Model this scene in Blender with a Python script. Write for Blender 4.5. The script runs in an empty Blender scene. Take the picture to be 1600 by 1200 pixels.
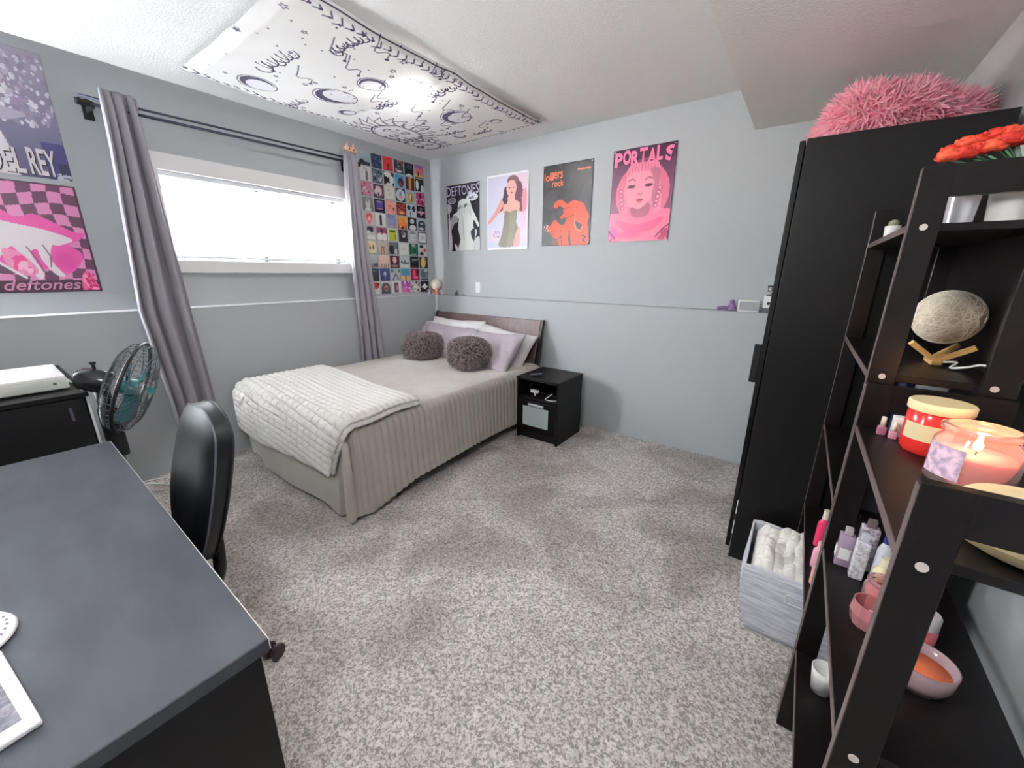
import bpy, bmesh, math, random
import numpy as np
from mathutils import Matrix, Vector, Euler
PI = math.pi
sc = bpy.context.scene
COL = sc.collection
random.seed(7)

# ------------------------------------------------------------------ camera
cam_d = bpy.data.cameras.new('camera')
cam_d.sensor_width = 36.0
cam_d.lens = 610.68 / 1600 * 36.0
cam_d.clip_start = 0.02
cam = bpy.data.objects.new('camera', cam_d)
COL.objects.link(cam)
yaw, pitch, roll = math.radians(-35.912), math.radians(16.018), math.radians(0.463)
F = Vector((math.sin(yaw) * math.cos(pitch), math.cos(yaw) * math.cos(pitch), -math.sin(pitch)))
Rt = Vector((math.cos(yaw), -math.sin(yaw), 0))
U = Rt.cross(F)
R2 = math.cos(roll) * Rt + math.sin(roll) * U
U2 = -math.sin(roll) * Rt + math.cos(roll) * U
m = Matrix((R2, U2, -F)).transposed().to_4x4()
m.translation = Vector((0, 0, 1.35))
cam.matrix_world = m
sc.camera = cam

# ------------------------------------------------------------------ world, light, exposure
W = bpy.data.worlds.new('world'); sc.world = W
W.use_nodes = True
bg = W.node_tree.nodes['Background']
bg.inputs[0].default_value = (0.93, 0.97, 1.0, 1)
bg.inputs[1].default_value = 72.0
sc.view_settings.view_transform = 'Standard'
sc.view_settings.look = 'None'
sc.view_settings.gamma = 1
sc.view_settings.use_curve_mapping = False
sc.view_settings.exposure = 1.3
sc.cycles.use_denoising = True
sc.cycles.max_bounces = 10
sc.cycles.diffuse_bounces = 6
sc.cycles.sample_clamp_indirect = 6.0
WIN = (0.89, 2.18, 1.41, 1.965)       # window opening y0 y1 z0 z1
pl = bpy.data.lights.new('window_portal', 'AREA')
pl.shape = 'RECTANGLE'; pl.size = WIN[1] - WIN[0]; pl.size_y = WIN[3] - WIN[2]
pl.cycles.is_portal = True
po = bpy.data.objects.new('window_portal', pl); COL.objects.link(po)
po.location = (-3.66, (WIN[0] + WIN[1]) / 2, (WIN[2] + WIN[3]) / 2)
po.rotation_euler = (0, -PI / 2, 0)
CEIL_LAMP = 48.0                       # emission of the corner lamp's diffuser
FILL_LAMP = 34.0  # emission of the added fill globe, out of view

# ------------------------------------------------------------------ helpers
def s2l(c):
    return tuple((x / 12.92 if x <= 0.04045 else ((x + 0.055) / 1.055) ** 2.4) for x in c[:3])
def rgb(r, g, b): return s2l((r / 255, g / 255, b / 255))

def mat(name, col, rough=0.6, metal=0.0, spec=0.5, bump=None, var=None, emit=None, alpha=None, trans=0.0, sheen=0.0, ior=1.45):
    """bump=(scale, strength[, stretch]) ; var=(scale, color2, amount[, detail])"""
    M = bpy.data.materials.new(name); M.use_nodes = True
    nt = M.node_tree; N = nt.nodes; Lk = nt.links
    b = N['Principled BSDF']
    b.inputs['Base Color'].default_value = (*col, 1)
    b.inputs['Roughness'].default_value = rough
    b.inputs['Metallic'].default_value = metal
    b.inputs['Specular IOR Level'].default_value = spec
    b.inputs['IOR'].default_value = ior
    b.inputs['Transmission Weight'].default_value = trans
    b.inputs['Sheen Weight'].default_value = sheen
    tc = N.new('ShaderNodeTexCoord')
    def noise(scale, stretch=None, detail=4):
        n = N.new('ShaderNodeTexNoise'); n.inputs['Scale'].default_value = scale; n.inputs['Detail'].default_value = detail
        if stretch:
            mp = N.new('ShaderNodeMapping'); mp.inputs['Scale'].default_value = stretch
            Lk.new(tc.outputs['Object'], mp.inputs[0]); Lk.new(mp.outputs[0], n.inputs['Vector'])
        else: Lk.new(tc.outputs['Object'], n.inputs['Vector'])
        return n
    if var:
        n = noise(var[0], var[3] if len(var) > 3 else None)
        cr = N.new('ShaderNodeValToRGB'); cr.color_ramp.elements[0].position = 0.35; cr.color_ramp.elements[1].position = 0.65
        c2 = tuple(col[i] * (1 - var[2]) + var[1][i] * var[2] for i in range(3))
        cr.color_ramp.elements[0].color = (*col, 1); cr.color_ramp.elements[1].color = (*c2, 1)
        Lk.new(n.outputs['Fac'], cr.inputs[0]); Lk.new(cr.outputs[0], b.inputs['Base Color'])
    if bump:
        n = noise(bump[0], bump[2] if len(bump) > 2 else None)
        bp = N.new('ShaderNodeBump'); bp.inputs['Strength'].default_value = bump[1]; bp.inputs['Distance'].default_value = bump[3] if len(bump) > 3 else 0.01
        Lk.new(n.outputs['Fac'], bp.inputs['Height']); Lk.new(bp.outputs[0], b.inputs['Normal'])
    if emit:
        b.inputs['Emission Color'].default_value = (*emit[0], 1); b.inputs['Emission Strength'].default_value = emit[1]
    return M

def art_mat(name, rough=0.5, spec=0.4, translucent=0.0):
    M = bpy.data.materials.new(name); M.use_nodes = True
    nt = M.node_tree; b = nt.nodes['Principled BSDF']
    a = nt.nodes.new('ShaderNodeAttribute'); a.attribute_name = 'art'
    nt.links.new(a.outputs['Color'], b.inputs['Base Color'])
    b.inputs['Roughness'].default_value = rough; b.inputs['Specular IOR Level'].default_value = spec
    if translucent:
        t = nt.nodes.new('ShaderNodeBsdfTranslucent'); mx = nt.nodes.new('ShaderNodeMixShader')
        mx.inputs[0].default_value = translucent
        nt.links.new(a.outputs['Color'], t.inputs['Color'])
        nt.links.new(b.outputs[0], mx.inputs[1]); nt.links.new(t.outputs[0], mx.inputs[2])
        nt.links.new(mx.outputs[0], nt.nodes['Material Output'].inputs['Surface'])
    return M

def tag(o, label=None, cat=None, group=None, kind=None):
    if label: o['label'] = label
    if cat: o['category'] = cat
    if group: o['group'] = group
    if kind: o['kind'] = kind
    return o

def thing(name, label, cat, loc, group=None):
    o = bpy.data.objects.new(name, None); COL.objects.link(o)
    o.empty_display_size = 0.05
    o.location = loc
    return tag(o, label, cat, group)

class MB:
    """collects shapes in world coordinates and links them as one mesh object"""
    def __init__(s): s.bm = bmesh.new()
    def _xf(s, vs, M):
        for v in vs: v.co = M @ v.co
    def box(s, x0, x1, y0, y1, z0, z1, bev=0.0, seg=1, M=None):
        r = bmesh.ops.create_cube(s.bm, size=1.0); vs = r['verts']
        for v in vs: v.co = Vector(((x0 + x1) / 2 + v.co.x * (x1 - x0), (y0 + y1) / 2 + v.co.y * (y1 - y0), (z0 + z1) / 2 + v.co.z * (z1 - z0)))
        if bev:
            es = list({e for v in vs for e in v.link_edges})
            rr = bmesh.ops.bevel(s.bm, geom=es, offset=bev, segments=seg, affect='EDGES', profile=0.5)
            vs = list({v for f in rr['faces'] for v in f.verts} | {v for v in vs if v.is_valid})
        if M is not None: s._xf(vs, M)
        return s
    def prism(s, pts, d, bev=0.0, seg=2):
        """pts: planar 3D outline, d: extrusion vector"""
        d = Vector(d); a = [s.bm.verts.new(Vector(p)) for p in pts]; b = [s.bm.verts.new(Vector(p) + d) for p in pts]
        n = len(pts); fs = [s.bm.faces.new(a), s.bm.faces.new(list(reversed(b)))]
        for i in range(n): fs.append(s.bm.faces.new([a[i], b[i], b[(i + 1) % n], a[(i + 1) % n]]))
        bmesh.ops.recalc_face_normals(s.bm, faces=fs)
        if bev:
            es = list({e for f in fs for e in f.edges})
            bmesh.ops.bevel(s.bm, geom=es, offset=bev, segments=seg, affect='EDGES', profile=0.5)
        return s
    def lathe(s, prof, c=(0, 0, 0), n=32, M=None, close=False):
        rings = []
        for r, z in prof:
            if r < 1e-5: rings.append([s.bm.verts.new((c[0], c[1], c[2] + z))])
            else: rings.append([s.bm.verts.new((c[0] + r * math.cos(2 * PI * i / n), c[1] + r * math.sin(2 * PI * i / n), c[2] + z)) for i in range(n)])
        fs = []
        pr = list(zip(rings[:-1], rings[1:]))
        if close: pr.append((rings[-1], rings[0]))
        for A, B in pr:
            for i in range(n):
                j = (i + 1) % n
                q = ([A[0]] if len(A) == 1 else [A[i], A[j]]) + ([B[0]] if len(B) == 1 else [B[j], B[i]])
                if len(q) > 2: fs.append(s.bm.faces.new(q))
        bmesh.ops.recalc_face_normals(s.bm, faces=fs)
        if M is not None: s._xf([v for R in rings for v in R], M)
        return s
    def tube(s, pts, r, n=8, cap=True, closed=False):
        pts = [Vector(p) for p in pts]; rings = []
        rr = r if isinstance(r, (list, tuple)) else [r] * len(pts)
        up = None
        for i, p in enumerate(pts):
            if closed: t = pts[(i + 1) % len(pts)] - pts[i - 1]
            else: t = pts[min(i + 1, len(pts) - 1)] - pts[max(i - 1, 0)]
            t.normalize()
            if up is None: up = t.orthogonal().normalized()
            up = (up - t * up.dot(t))
            up = up.normalized() if up.length > 1e-6 else t.orthogonal().normalized()
            w = t.cross(up)
            rings.append([s.bm.verts.new(p + rr[i] * (math.cos(2 * PI * k / n) * up + math.sin(2 * PI * k / n) * w)) for k in range(n)])
        fs = []
        m_ = len(pts)
        for i in range(m_ if closed else m_ - 1):
            A, B = rings[i], rings[(i + 1) % m_]
            for k in range(n): fs.append(s.bm.faces.new([A[k], A[(k + 1) % n], B[(k + 1) % n], B[k]]))
        if cap and not closed: fs.append(s.bm.faces.new(list(reversed(rings[0])))); fs.append(s.bm.faces.new(rings[-1]))
        bmesh.ops.recalc_face_normals(s.bm, faces=fs)
        return s
    def grid(s, f, nu, nv, closeu=False):
        V = [[s.bm.verts.new(Vector(f(i / nu, j / nv))) for j in range(nv + 1)] for i in range(nu if closeu else nu + 1)]
        for i in range(nu):
            for j in range(nv):
                i2 = (i + 1) % len(V) if closeu else i + 1
                s.bm.faces.new([V[i][j], V[i2][j], V[i2][j + 1], V[i][j + 1]])
        return s
    def ball(s, c, r, seg=24, M=None, sc3=(1, 1, 1)):
        r_ = bmesh.ops.create_uvsphere(s.bm, u_segments=seg, v_segments=seg // 2, radius=1.0)
        for v in r_['verts']: v.co = Vector((v.co.x * r * sc3[0], v.co.y * r * sc3[1], v.co.z * r * sc3[2]))
        if M is not None: s._xf(r_['verts'], M)
        for v in r_['verts']: v.co += Vector(c)
        return s
    def build(s, name, material, parent=None, smooth=False, solid=0, sub=0, kind=None, loc=None):
        me = bpy.data.meshes.new(name); 
        o = bpy.data.objects.new(name, me)
        if parent is None and loc is None:
            # origin at the base of the shape
            cs = [v.co for v in s.bm.verts]
            loc = (sum(c.x for c in cs) / len(cs), sum(c.y for c in cs) / len(cs), min(c.z for c in cs))
        if parent is None:
            L0 = Vector(loc)
            for v in s.bm.verts: v.co -= L0
            o.location = L0
        s.bm.to_mesh(me); s.bm.free()
        COL.objects.link(o)
        for mm in (material if isinstance(material, (list, tuple)) else [material]): me.materials.append(mm)
        if parent is not None:
            o.parent = parent
            base = Vector(parent.location)
            if parent.parent is not None: base = Vector(parent.parent.location) + base
            if 'pinv' in parent: pass
            o.matrix_parent_inverse = Matrix.Translation(-wloc(parent))
        if smooth:
            for p in me.polygons: p.use_smooth = True
            if smooth != True:
                pass
        if solid:
            md = o.modifiers.new('solid', 'SOLIDIFY'); md.thickness = solid; md.offset = 0
        if sub:
            md = o.modifiers.new('sub', 'SUBSURF'); md.levels = sub; md.render_levels = sub
        if kind: o['kind'] = kind
        return o

def wloc(o):
    """world location of an unrotated object built by MB or thing()"""
    if o.parent is None: return Vector(o.location)
    return wloc(o.parent) + Vector(o.matrix_parent_inverse.translation) + Vector(o.location)

def autosmooth(o, ang=40):
    for p in o.data.polygons: p.use_smooth = True
    o.data.set_sharp_from_angle(angle=math.radians(ang))
    return o

def copy_tree(o, parent=None):
    c = o.copy(); COL.objects.link(c)
    if parent is not None:
        c.parent = parent
    for ch in [k for k in bpy.data.objects if k.parent == o and k != c]: copy_tree(ch, c)
    return c

def rounded(name, x0, x1, y0, y1, z0, z1, material, parent=None, r=0.02, seg=3, M=None):
    b = MB().box(x0, x1, y0, y1, z0, z1, bev=r, seg=seg, M=M)
    return autosmooth(b.build(name, material, parent))

# ---- painted surfaces: a small raster that becomes a colour attribute on a dense grid
class Art:
    def __init__(s, w, h, col):
        s.w, s.h = w, h
        s.im = np.empty((h, w, 3)); s.im[:] = np.array(col) / 255.0
        x = (np.arange(w) + 0.5) / w; y = (np.arange(h) + 0.5) / h
        s.X, s.Y = np.meshgrid(x, y)                   # v=0 is the bottom row
    def _put(s, mask, col, a=1.0):
        c = np.array(col) / 255.0
        mk = (mask.astype(float) * a)[..., None]
        s.im = s.im * (1 - mk) + c * mk; return s
    def rect(s, x0, y0, x1, y1, col, a=1.0): return s._put((s.X >= x0) & (s.X <= x1) & (s.Y >= y0) & (s.Y <= y1), col, a)
    def grad(s, c0, c1):
        t = s.Y[..., None]; s.im = (np.array(c0) * (1 - t) + np.array(c1) * t) / 255.0; return s
    def ell(s, cx, cy, rx, ry, col, rot=0, a=1.0, soft=0.0):
        dx, dy = s.X - cx, (s.Y - cy)
        c, n = math.cos(rot), math.sin(rot)
        u, v = (dx * c + dy * n) / rx, (-dx * n + dy * c) / ry
        d = np.sqrt(u * u + v * v)
        mk = np.clip((1 - d) / soft, 0, 1) if soft else (d <= 1)
        return s._put(mk, col, a)
    def ring(s, cx, cy, rx, ry, w, col, a=1.0, a0=None, a1=None):
        dx, dy = (s.X - cx) / rx, (s.Y - cy) / ry
        d = np.abs(np.sqrt(dx * dx + dy * dy) - 1) * min(rx, ry)
        mk = d < w
        if a0 is not None:
            an = np.arctan2(dy, dx) % (2 * PI); mk &= ((an - a0) % (2 * PI)) < (a1 - a0)
        return s._put(mk, col, a)
    def poly(s, pts, col, smooth=True, a=1.0):
        if smooth: pts = crom(pts)
        P = np.array(pts); ins = np.zeros(s.X.shape, bool)
        x0, y0 = P[:, 0], P[:, 1]; x1, y1 = np.roll(x0, -1), np.roll(y0, -1)
        for i in range(len(P)):
            if y0[i] == y1[i]: continue
            c = ((y0[i] > s.Y) != (y1[i] > s.Y)) & (s.X < (x1[i] - x0[i]) * (s.Y - y0[i]) / (y1[i] - y0[i]) + x0[i])
            ins ^= c
        return s._put(ins, col, a)
    def line(s, pts, w, col, asp=1.0, a=1.0, smooth=False, closed=False):
        if smooth: pts = crom(pts, closed)
        elif closed: pts = list(pts) + [pts[0]]
        D = np.full(s.X.shape, 9.0)
        for (ax, ay), (bx, by) in zip(pts[:-1], pts[1:]):
            vx, vy = bx - ax, (by - ay) * asp
            L = vx * vx + vy * vy + 1e-12
            px, py = s.X - ax, (s.Y - ay) * asp
            t = np.clip((px * vx + py * vy) / L, 0, 1)
            D = np.minimum(D, np.hypot(px - t * vx, py - t * vy))
        return s._put(np.clip((w - D) * s.w + 0.5, 0, 1), col, a)
    def speck(s, n, x0, y0, x1, y1, cols, r=(0.01, 0.03), seed=1, asp=1.0):
        R = random.Random(seed)
        for _ in range(n):
            q = R.uniform(*r); s.ell(R.uniform(x0, x1), R.uniform(y0, y1), q * R.uniform(.6, 1.6), q * R.uniform(.6, 1.6) / asp, R.choice(cols), R.uniform(0, 3))
        return s

def crom(pts, closed=True, n=6):
    out = []; L = len(pts)
    for i in range(L if closed else L - 1):
        p0, p1, p2, p3 = (pts[(i - 1) % L], pts[i], pts[(i + 1) % L], pts[(i + 2) % L]) if closed else (pts[max(i - 1, 0)], pts[i], pts[i + 1], pts[min(i + 2, L - 1)])
        for k in range(n):
            t = k / n
            out.append(tuple(0.5 * ((2 * p1[d]) + (-p0[d] + p2[d]) * t + (2 * p0[d] - 5 * p1[d] + 4 * p2[d] - p3[d]) * t * t + (-p0[d] + 3 * p1[d] - 3 * p2[d] + p3[d]) * t ** 3) for d in range(len(p1))))
    if not closed: out.append(tuple(pts[-1]))
    elif len(out): out.append(out[0]) if False else None
    return out

def canvas(name, art, org, uv, vv, material, parent=None, off=None, thick=0.0012, hole=None):
    """dense grid carrying the painting; org = lower-left corner, uv / vv = edge vectors; off(u,v) = bulge along the normal"""
    w, h = art.w, art.h
    org, uv, vv = np.array(org, float), np.array(uv, float), np.array(vv, float)
    nrm = np.cross(uv, vv); nrm /= np.linalg.norm(nrm)
    X, Y = art.X, art.Y
    ux = (np.arange(w) / (w - 1))[None, :].repeat(h, 0); vy = (np.arange(h) / (h - 1))[:, None].repeat(w, 1)
    co = org + ux[..., None] * uv + vy[..., None] * vv
    o_ = off(ux, vy) if off else np.zeros_like(ux)
    front = co + nrm * (thick + o_)[..., None]
    back = co + nrm * o_[..., None]
    verts = np.concatenate([front.reshape(-1, 3), back.reshape(-1, 3)])
    base = org.copy() if parent is None else np.zeros(3)
    verts = verts - base
    idx = np.arange(w * h).reshape(h, w)
    q = np.stack([idx[:-1, :-1], idx[:-1, 1:], idx[1:, 1:], idx[1:, :-1]], -1).reshape(-1, 4)
    if hole is not None:
        cc = (front.reshape(-1, 3)[q].mean(1)); keep = ~hole(cc[:, 0], cc[:, 1]); q = q[keep]
        qs = np.zeros((0, 4), int)
    n = w * h
    qb = q[:, ::-1] + n
    if hole is None:
        e = np.concatenate([idx[0, :], idx[1:, -1], idx[-1, -2::-1], idx[-2:0:-1, 0]])
        e2 = np.roll(e, -1)
        qs = np.stack([e2, e, e + n, e2 + n], -1)
    faces = np.concatenate([q, qb, qs])
    me = bpy.data.meshes.new(name)
    me.vertices.add(len(verts)); me.vertices.foreach_set('co', verts.ravel())
    me.loops.add(len(faces) * 4); me.loops.foreach_set('vertex_index', faces.ravel().astype(np.int32))
    me.polygons.add(len(faces)); me.polygons.foreach_set('loop_start', np.arange(len(faces), dtype=np.int32) * 4)
    me.update(calc_edges=True)
    at = me.color_attributes.new('art', 'FLOAT_COLOR', 'POINT')
    im = np.clip(art.im, 0, 1); lin = np.where(im <= 0.04045, im / 12.92, ((im + 0.055) / 1.055) ** 2.4)
    c = np.ones((2 * n, 4), np.float32); c[:n, :3] = lin.reshape(-1, 3); c[n:, :3] = lin.reshape(-1, 3) if hole is not None else 0.8
    at.data.foreach_set('color', c.ravel())
    me.materials.append(material)
    me.polygons.foreach_set('use_smooth', np.ones(len(faces), bool)) if off is not None else None
    o = bpy.data.objects.new(name, me); COL.objects.link(o)
    if parent is not None: o.parent = parent; o.matrix_parent_inverse = Matrix.Translation(-wloc(parent))
    else: o.location = base
    return o

def lettering(name, text, org, uv, vv, width, height, material, parent, fat=0.0, lift=0.002, italic=0.0):
    """text as thin real letters on a surface; org = lower-left of the text box, unit vectors uv / vv"""
    cu = bpy.data.curves.new('tmp', 'FONT'); cu.body = text; cu.extrude = 0.0; cu.offset = fat; cu.resolution_u = 3; cu.shear = italic
    t = bpy.data.objects.new('tmp', cu); COL.objects.link(t)
    dg = bpy.context.evaluated_depsgraph_get(); dg.update()
    me = bpy.data.meshes.new_from_object(t.evaluated_get(dg))
    bpy.data.objects.remove(t); 
    vs = np.array([v.co[:] for v in me.vertices])
    lo, hi = vs.min(0), vs.max(0)
    uv, vv, org = Vector(uv).normalized(), Vector(vv).normalized(), Vector(org)
    nn = uv.cross(vv)
    base = wloc(parent)
    for v in me.vertices:
        a = (v.co.x - lo[0]) / (hi[0] - lo[0]) * width; b = (v.co.y - lo[1]) / (hi[1] - lo[1]) * height
        v.co = org + uv * a + vv * b + nn * lift
    me.materials.clear(); me.materials.append(material)
    o = bpy.data.objects.new(name, me); COL.objects.link(o)
    o.parent = parent; o.matrix_parent_inverse = Matrix.Translation(-base)
    return o

def fur(name, pts_normals, material, parent, length=0.03, w=0.0025, seed=3, droop=0.3):
    """short tufts as thin tapered blades growing out of a surface"""
    R = random.Random(seed); b = MB(); bm = b.bm
    for p, n in pts_normals:
        n = (n + Vector((R.uniform(-.7, .7), R.uniform(-.7, .7), R.uniform(-.7, .7) - droop * .3))).normalized()
        t = n.orthogonal().normalized(); t = Matrix.Rotation(R.uniform(0, 6.28), 3, n) @ t
        L = length * R.uniform(.6, 1.25)
        k = p + n * L * .55 + t.cross(n) * L * .15; e = p + n * L - Vector((0, 0, droop * L)) + t.cross(n) * L * .35
        v = [bm.verts.new(p - t * w), bm.verts.new(p + t * w), bm.verts.new(k + t * w * .8), bm.verts.new(k - t * w * .8), bm.verts.new(e)]
        bm.faces.new([v[0], v[1], v[2], v[3]]); bm.faces.new([v[3], v[2], v[4]])
    o = b.build(name, material, parent)
    o['kind'] = 'stuff'
    return o
def surf_pts(o, n, seed=1, keep=None):
    """n random points with normals on an object's evaluated mesh (world coordinates)"""
    R = random.Random(seed)
    dg = bpy.context.evaluated_depsgraph_get(); dg.update()
    ev = o.evaluated_get(dg); me = ev.to_mesh(); me.calc_loop_triangles()
    base = wloc(o); tr = []
    for t in me.loop_triangles:
        a, b, c = [me.vertices[i].co for i in t.vertices]
        tr.append((t.area, a.copy(), b.copy(), c.copy(), t.normal.copy()))
    cw = np.cumsum([t[0] for t in tr]); out = []
    while len(out) < n:
        i = min(int(np.searchsorted(cw, R.random() * cw[-1])), len(tr) - 1)
        _, a, b, c, nn = tr[i]; u, v = R.random(), R.random()
        if u + v > 1: u, v = 1 - u, 1 - v
        p = base + a + (b - a) * u + (c - a) * v
        if keep is None or keep(p, nn): out.append((p, nn))
    ev.to_mesh_clear()
    return out

# ------------------------------------------------------------------ materials
WALLC = rgb(188, 193, 197)
m_wall = mat('wall_paint_grey', WALLC, 0.7, spec=0.3)
m_ceil = mat('ceiling_stipple', rgb(248, 249, 249), 0.95, spec=0.1, bump=(90, 0.3, None, 0.012))
m_bulk = mat('bulkhead_stipple', rgb(247, 245, 241), 0.95, spec=0.1, bump=(80, 0.35, None, 0.012))
m_trim = mat('white_trim', rgb(238, 238, 238), 0.45)
m_ledge = mat('ledge_pale', rgb(228, 231, 233), 0.5)
m_blind = mat('blind_slat', rgb(240, 241, 243), 0.5)
m_dark = mat('black_brown_wood', rgb(14, 13, 14), 0.45, spec=0.3, bump=(40, 0.06, (1, 1, 12), 0.002), var=(30, rgb(20, 17, 18), 0.8, (1, 1, 14)))
m_shelf = mat('espresso_laminate', rgb(15, 11, 13), 0.35, spec=0.3, var=(26, rgb(25, 18, 18), 0.8, (1, 9, 1)))
m_edge = mat('lit_board_edge', rgb(96, 84, 82), 0.4)  # paler brown imitates light catching the board edges
m_black = mat('black_plastic', rgb(22, 22, 25), 0.4)
m_blackm = mat('black_metal', rgb(20, 20, 24), 0.35, metal=0.3)
m_rod = mat('rod_metal', rgb(66, 68, 84), 0.35, metal=0.7)
m_chrome = mat('chrome', (0.85, 0.85, 0.87), 0.15, metal=1.0)
m_white = mat('white_plastic', rgb(240, 240, 238), 0.4)
m_whitepaper = mat('white_paper', rgb(238, 238, 236), 0.7)
m_curtain = mat('curtain_fabric', rgb(160, 157, 166), 0.55, sheen=0.2, bump=(500, 0.15, None, 0.001))
m_spread = mat('taupe_plush', rgb(176, 169, 161), 0.9, spec=0.15, sheen=0.6, bump=(260, 0.5, None, 0.003), var=(7, rgb(158, 150, 142), 0.5))
m_throw = mat('cream_plush', rgb(206, 203, 198), 0.95, spec=0.1, sheen=0.4, bump=(180, 0.7, None, 0.004))
m_fluff = mat('white_fluff', rgb(252, 250, 246), 0.95, spec=0.1, sheen=0.4, bump=(120, 0.4, None, 0.004))
m_pillow = mat('lilac_grey_cotton', rgb(178, 168, 178), 0.7, bump=(14, 0.35, None, 0.02), sheen=0.2)
m_pillow_in = mat('white_lining', rgb(222, 219, 221), 0.8, bump=(30, 0.3, None, 0.01))
m_fur = mat('grey_mauve_fur', rgb(166, 150, 152), 0.6, sheen=0.4, var=(60, rgb(100, 84, 90), 1.0))
m_furbase = mat('fur_backing', rgb(84, 72, 76), 0.9)
m_pinkfur = mat('pink_fur', rgb(250, 160, 184), 0.7, sheen=0.5, var=(30, rgb(255, 205, 216), 1.0))
m_pinkbase = mat('pink_backing', rgb(240, 140, 166), 0.9, bump=(25, 0.6, None, 0.02))
m_leather = mat('black_leather', rgb(20, 22, 27), 0.42, spec=0.4, bump=(220, 0.12, None, 0.002))
m_desk = mat('black_desk_top', rgb(50, 53, 62), 0.45, spec=0.6, bump=(60, 0.05, (1, 6, 1), 0.002), var=(4, rgb(66, 70, 78), 0.9, (1.2, 3, 1)))
m_deskedge = mat('desk_edge_lit', rgb(200, 196, 196), 0.4)  # near-white stands in for light along the far desk edge
m_fluidglass = mat('frosted_glass', rgb(190, 205, 206), 0.35, spec=0.6)
m_glass = mat('clear_glass', (0.95, 0.97, 0.98), 0.03, trans=1.0, ior=1.35)
m_pane = mat('window_pane', (1, 1, 1), 0.0, trans=1.0, ior=1.05)
m_teal = mat('teal_plastic', (0.05, 0.35, 0.38), 0.3, trans=0.5, ior=1.3)

# carpet: speckled looped pile with vacuum marks
def carpet():
    M = bpy.data.materials.new('grey_carpet'); M.use_nodes = True
    nt = M.node_tree; N = nt.nodes; K = nt.links; b = N['Principled BSDF']
    b.inputs['Roughness'].default_value = 0.95; b.inputs['Specular IOR Level'].default_value = 0.1
    b.inputs['Sheen Weight'].default_value = 0.3
    tc = N.new('ShaderNodeTexCoord')
    def nz(s, d=3, dist=0.0):
        n = N.new('ShaderNodeTexNoise'); n.inputs['Scale'].default_value = s; n.inputs['Detail'].default_value = d; n.inputs['Distortion'].default_value = dist
        K.new(tc.outputs['Object'], n.inputs['Vector']); return n
    def ramp(src, p0, c0, p1, c1):
        r = N.new('ShaderNodeValToRGB'); r.color_ramp.elements[0].position = p0; r.color_ramp.elements[1].position = p1
        r.color_ramp.elements[0].color = (*c0, 1); r.color_ramp.elements[1].color = (*c1, 1); K.new(src, r.inputs[0]); return r
    n1 = nz(115, 3, 0.6); n2 = nz(2.2, 4, 0.8); n3 = nz(42, 2)
    r1 = ramp(n1.outputs['Fac'], 0.38, rgb(176, 169, 166), 0.58, rgb(253, 247, 244))
    r2 = ramp(n2.outputs['Fac'], 0.36, rgb(206, 202, 199), 0.58, (1, 1, 1))
    r3 = ramp(n3.outputs['Fac'], 0.3, rgb(228, 226, 224), 0.65, (1, 1, 1))
    def mul(a, c):
        m_ = N.new('ShaderNodeMix'); m_.data_type = 'RGBA'; m_.blend_type = 'MULTIPLY'; m_.inputs[0].default_value = 1
        K.new(a, m_.inputs[6]); K.new(c, m_.inputs[7]); return m_.outputs[2]
    K.new(mul(mul(r1.outputs[0], r2.outputs[0]), r3.outputs[0]), b.inputs['Base Color'])
    bp = N.new('ShaderNodeBump'); bp.inputs['Strength'].default_value = 0.9; bp.inputs['Distance'].default_value = 0.012
    ad = N.new('ShaderNodeMath'); ad.operation = 'ADD'
    K.new(n1.outputs['Fac'], ad.inputs[0]); K.new(n3.outputs['Fac'], ad.inputs[1]); K.new(ad.outputs[0], bp.inputs['Height'])
    K.new(bp.outputs[0], b.inputs['Normal'])
    return M
m_carpet = carpet()

# ------------------------------------------------------------------ room shell
XL, XU = -3.32, -3.43        # window wall: lower plane, upper plane
YL, YU = 3.105, 3.215        # poster wall: lower plane, upper plane
XR, YN, ZC, ZL = 0.45, -1.0, 2.475, 1.095
y0w, y1w, z0w, z1w = WIN
def struct(name, b, m_, **k):
    o = b.build(name, m_, **k); o['kind'] = 'structure'; return o
struct('floor', MB().box(-3.7, 0.6, YN - .12, 3.4, -0.1, 0), m_carpet)
struct('ceiling', MB().box(-3.7, 0.6, YN - .12, 3.4, ZC, ZC + 0.1), m_ceil)
wl = MB()
wl.box(-3.7, XL, YN, 3.4, 0, ZL)
wl.box(-3.7, XU, YN, y0w, ZL, ZC); wl.box(-3.7, XU, y1w, 3.4, ZL, ZC)
wl.box(-3.7, XU, y0w, y1w, ZL, z0w); wl.box(-3.7, XU, y0w, y1w, z1w, ZC)
struct('wall_left', wl, m_wall)
wb = MB(); wb.box(XL, XR + .12, YL, 3.4, 0, ZL); wb.box(XU, XR + .12, YU, 3.4, ZL, ZC)
struct('wall_back', wb, m_wall)
struct('wall_right', MB().box(XR, XR + .12, YN, YL, 0, ZL).box(XR, XR + .12, YN, YU, ZL, ZC), m_wall)
struct('wall_front', MB().box(-3.32, XR, YN - .12, YN, 0, ZC), m_wall)
# ledge caps, paler along the window wall
struct('trim_1', MB().box(XU, XL + .006, YN, YL, ZL, ZL + .007, bev=.002), m_ledge)
struct('trim_2', MB().box(XU, XR, YL - .002, YU, ZL, ZL + .004, bev=.001), m_wall)
# dropped bulkhead above the wardrobe: stippled underside, painted side
struct('ceiling_bulkhead', MB().box(-0.425, XR, YN, YU, 2.234, 2.239), m_bulk).name = 'trim_3'
struct('trim_4', MB().box(-0.425, XR, YN, YU, 2.239, ZC), m_wall)

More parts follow.
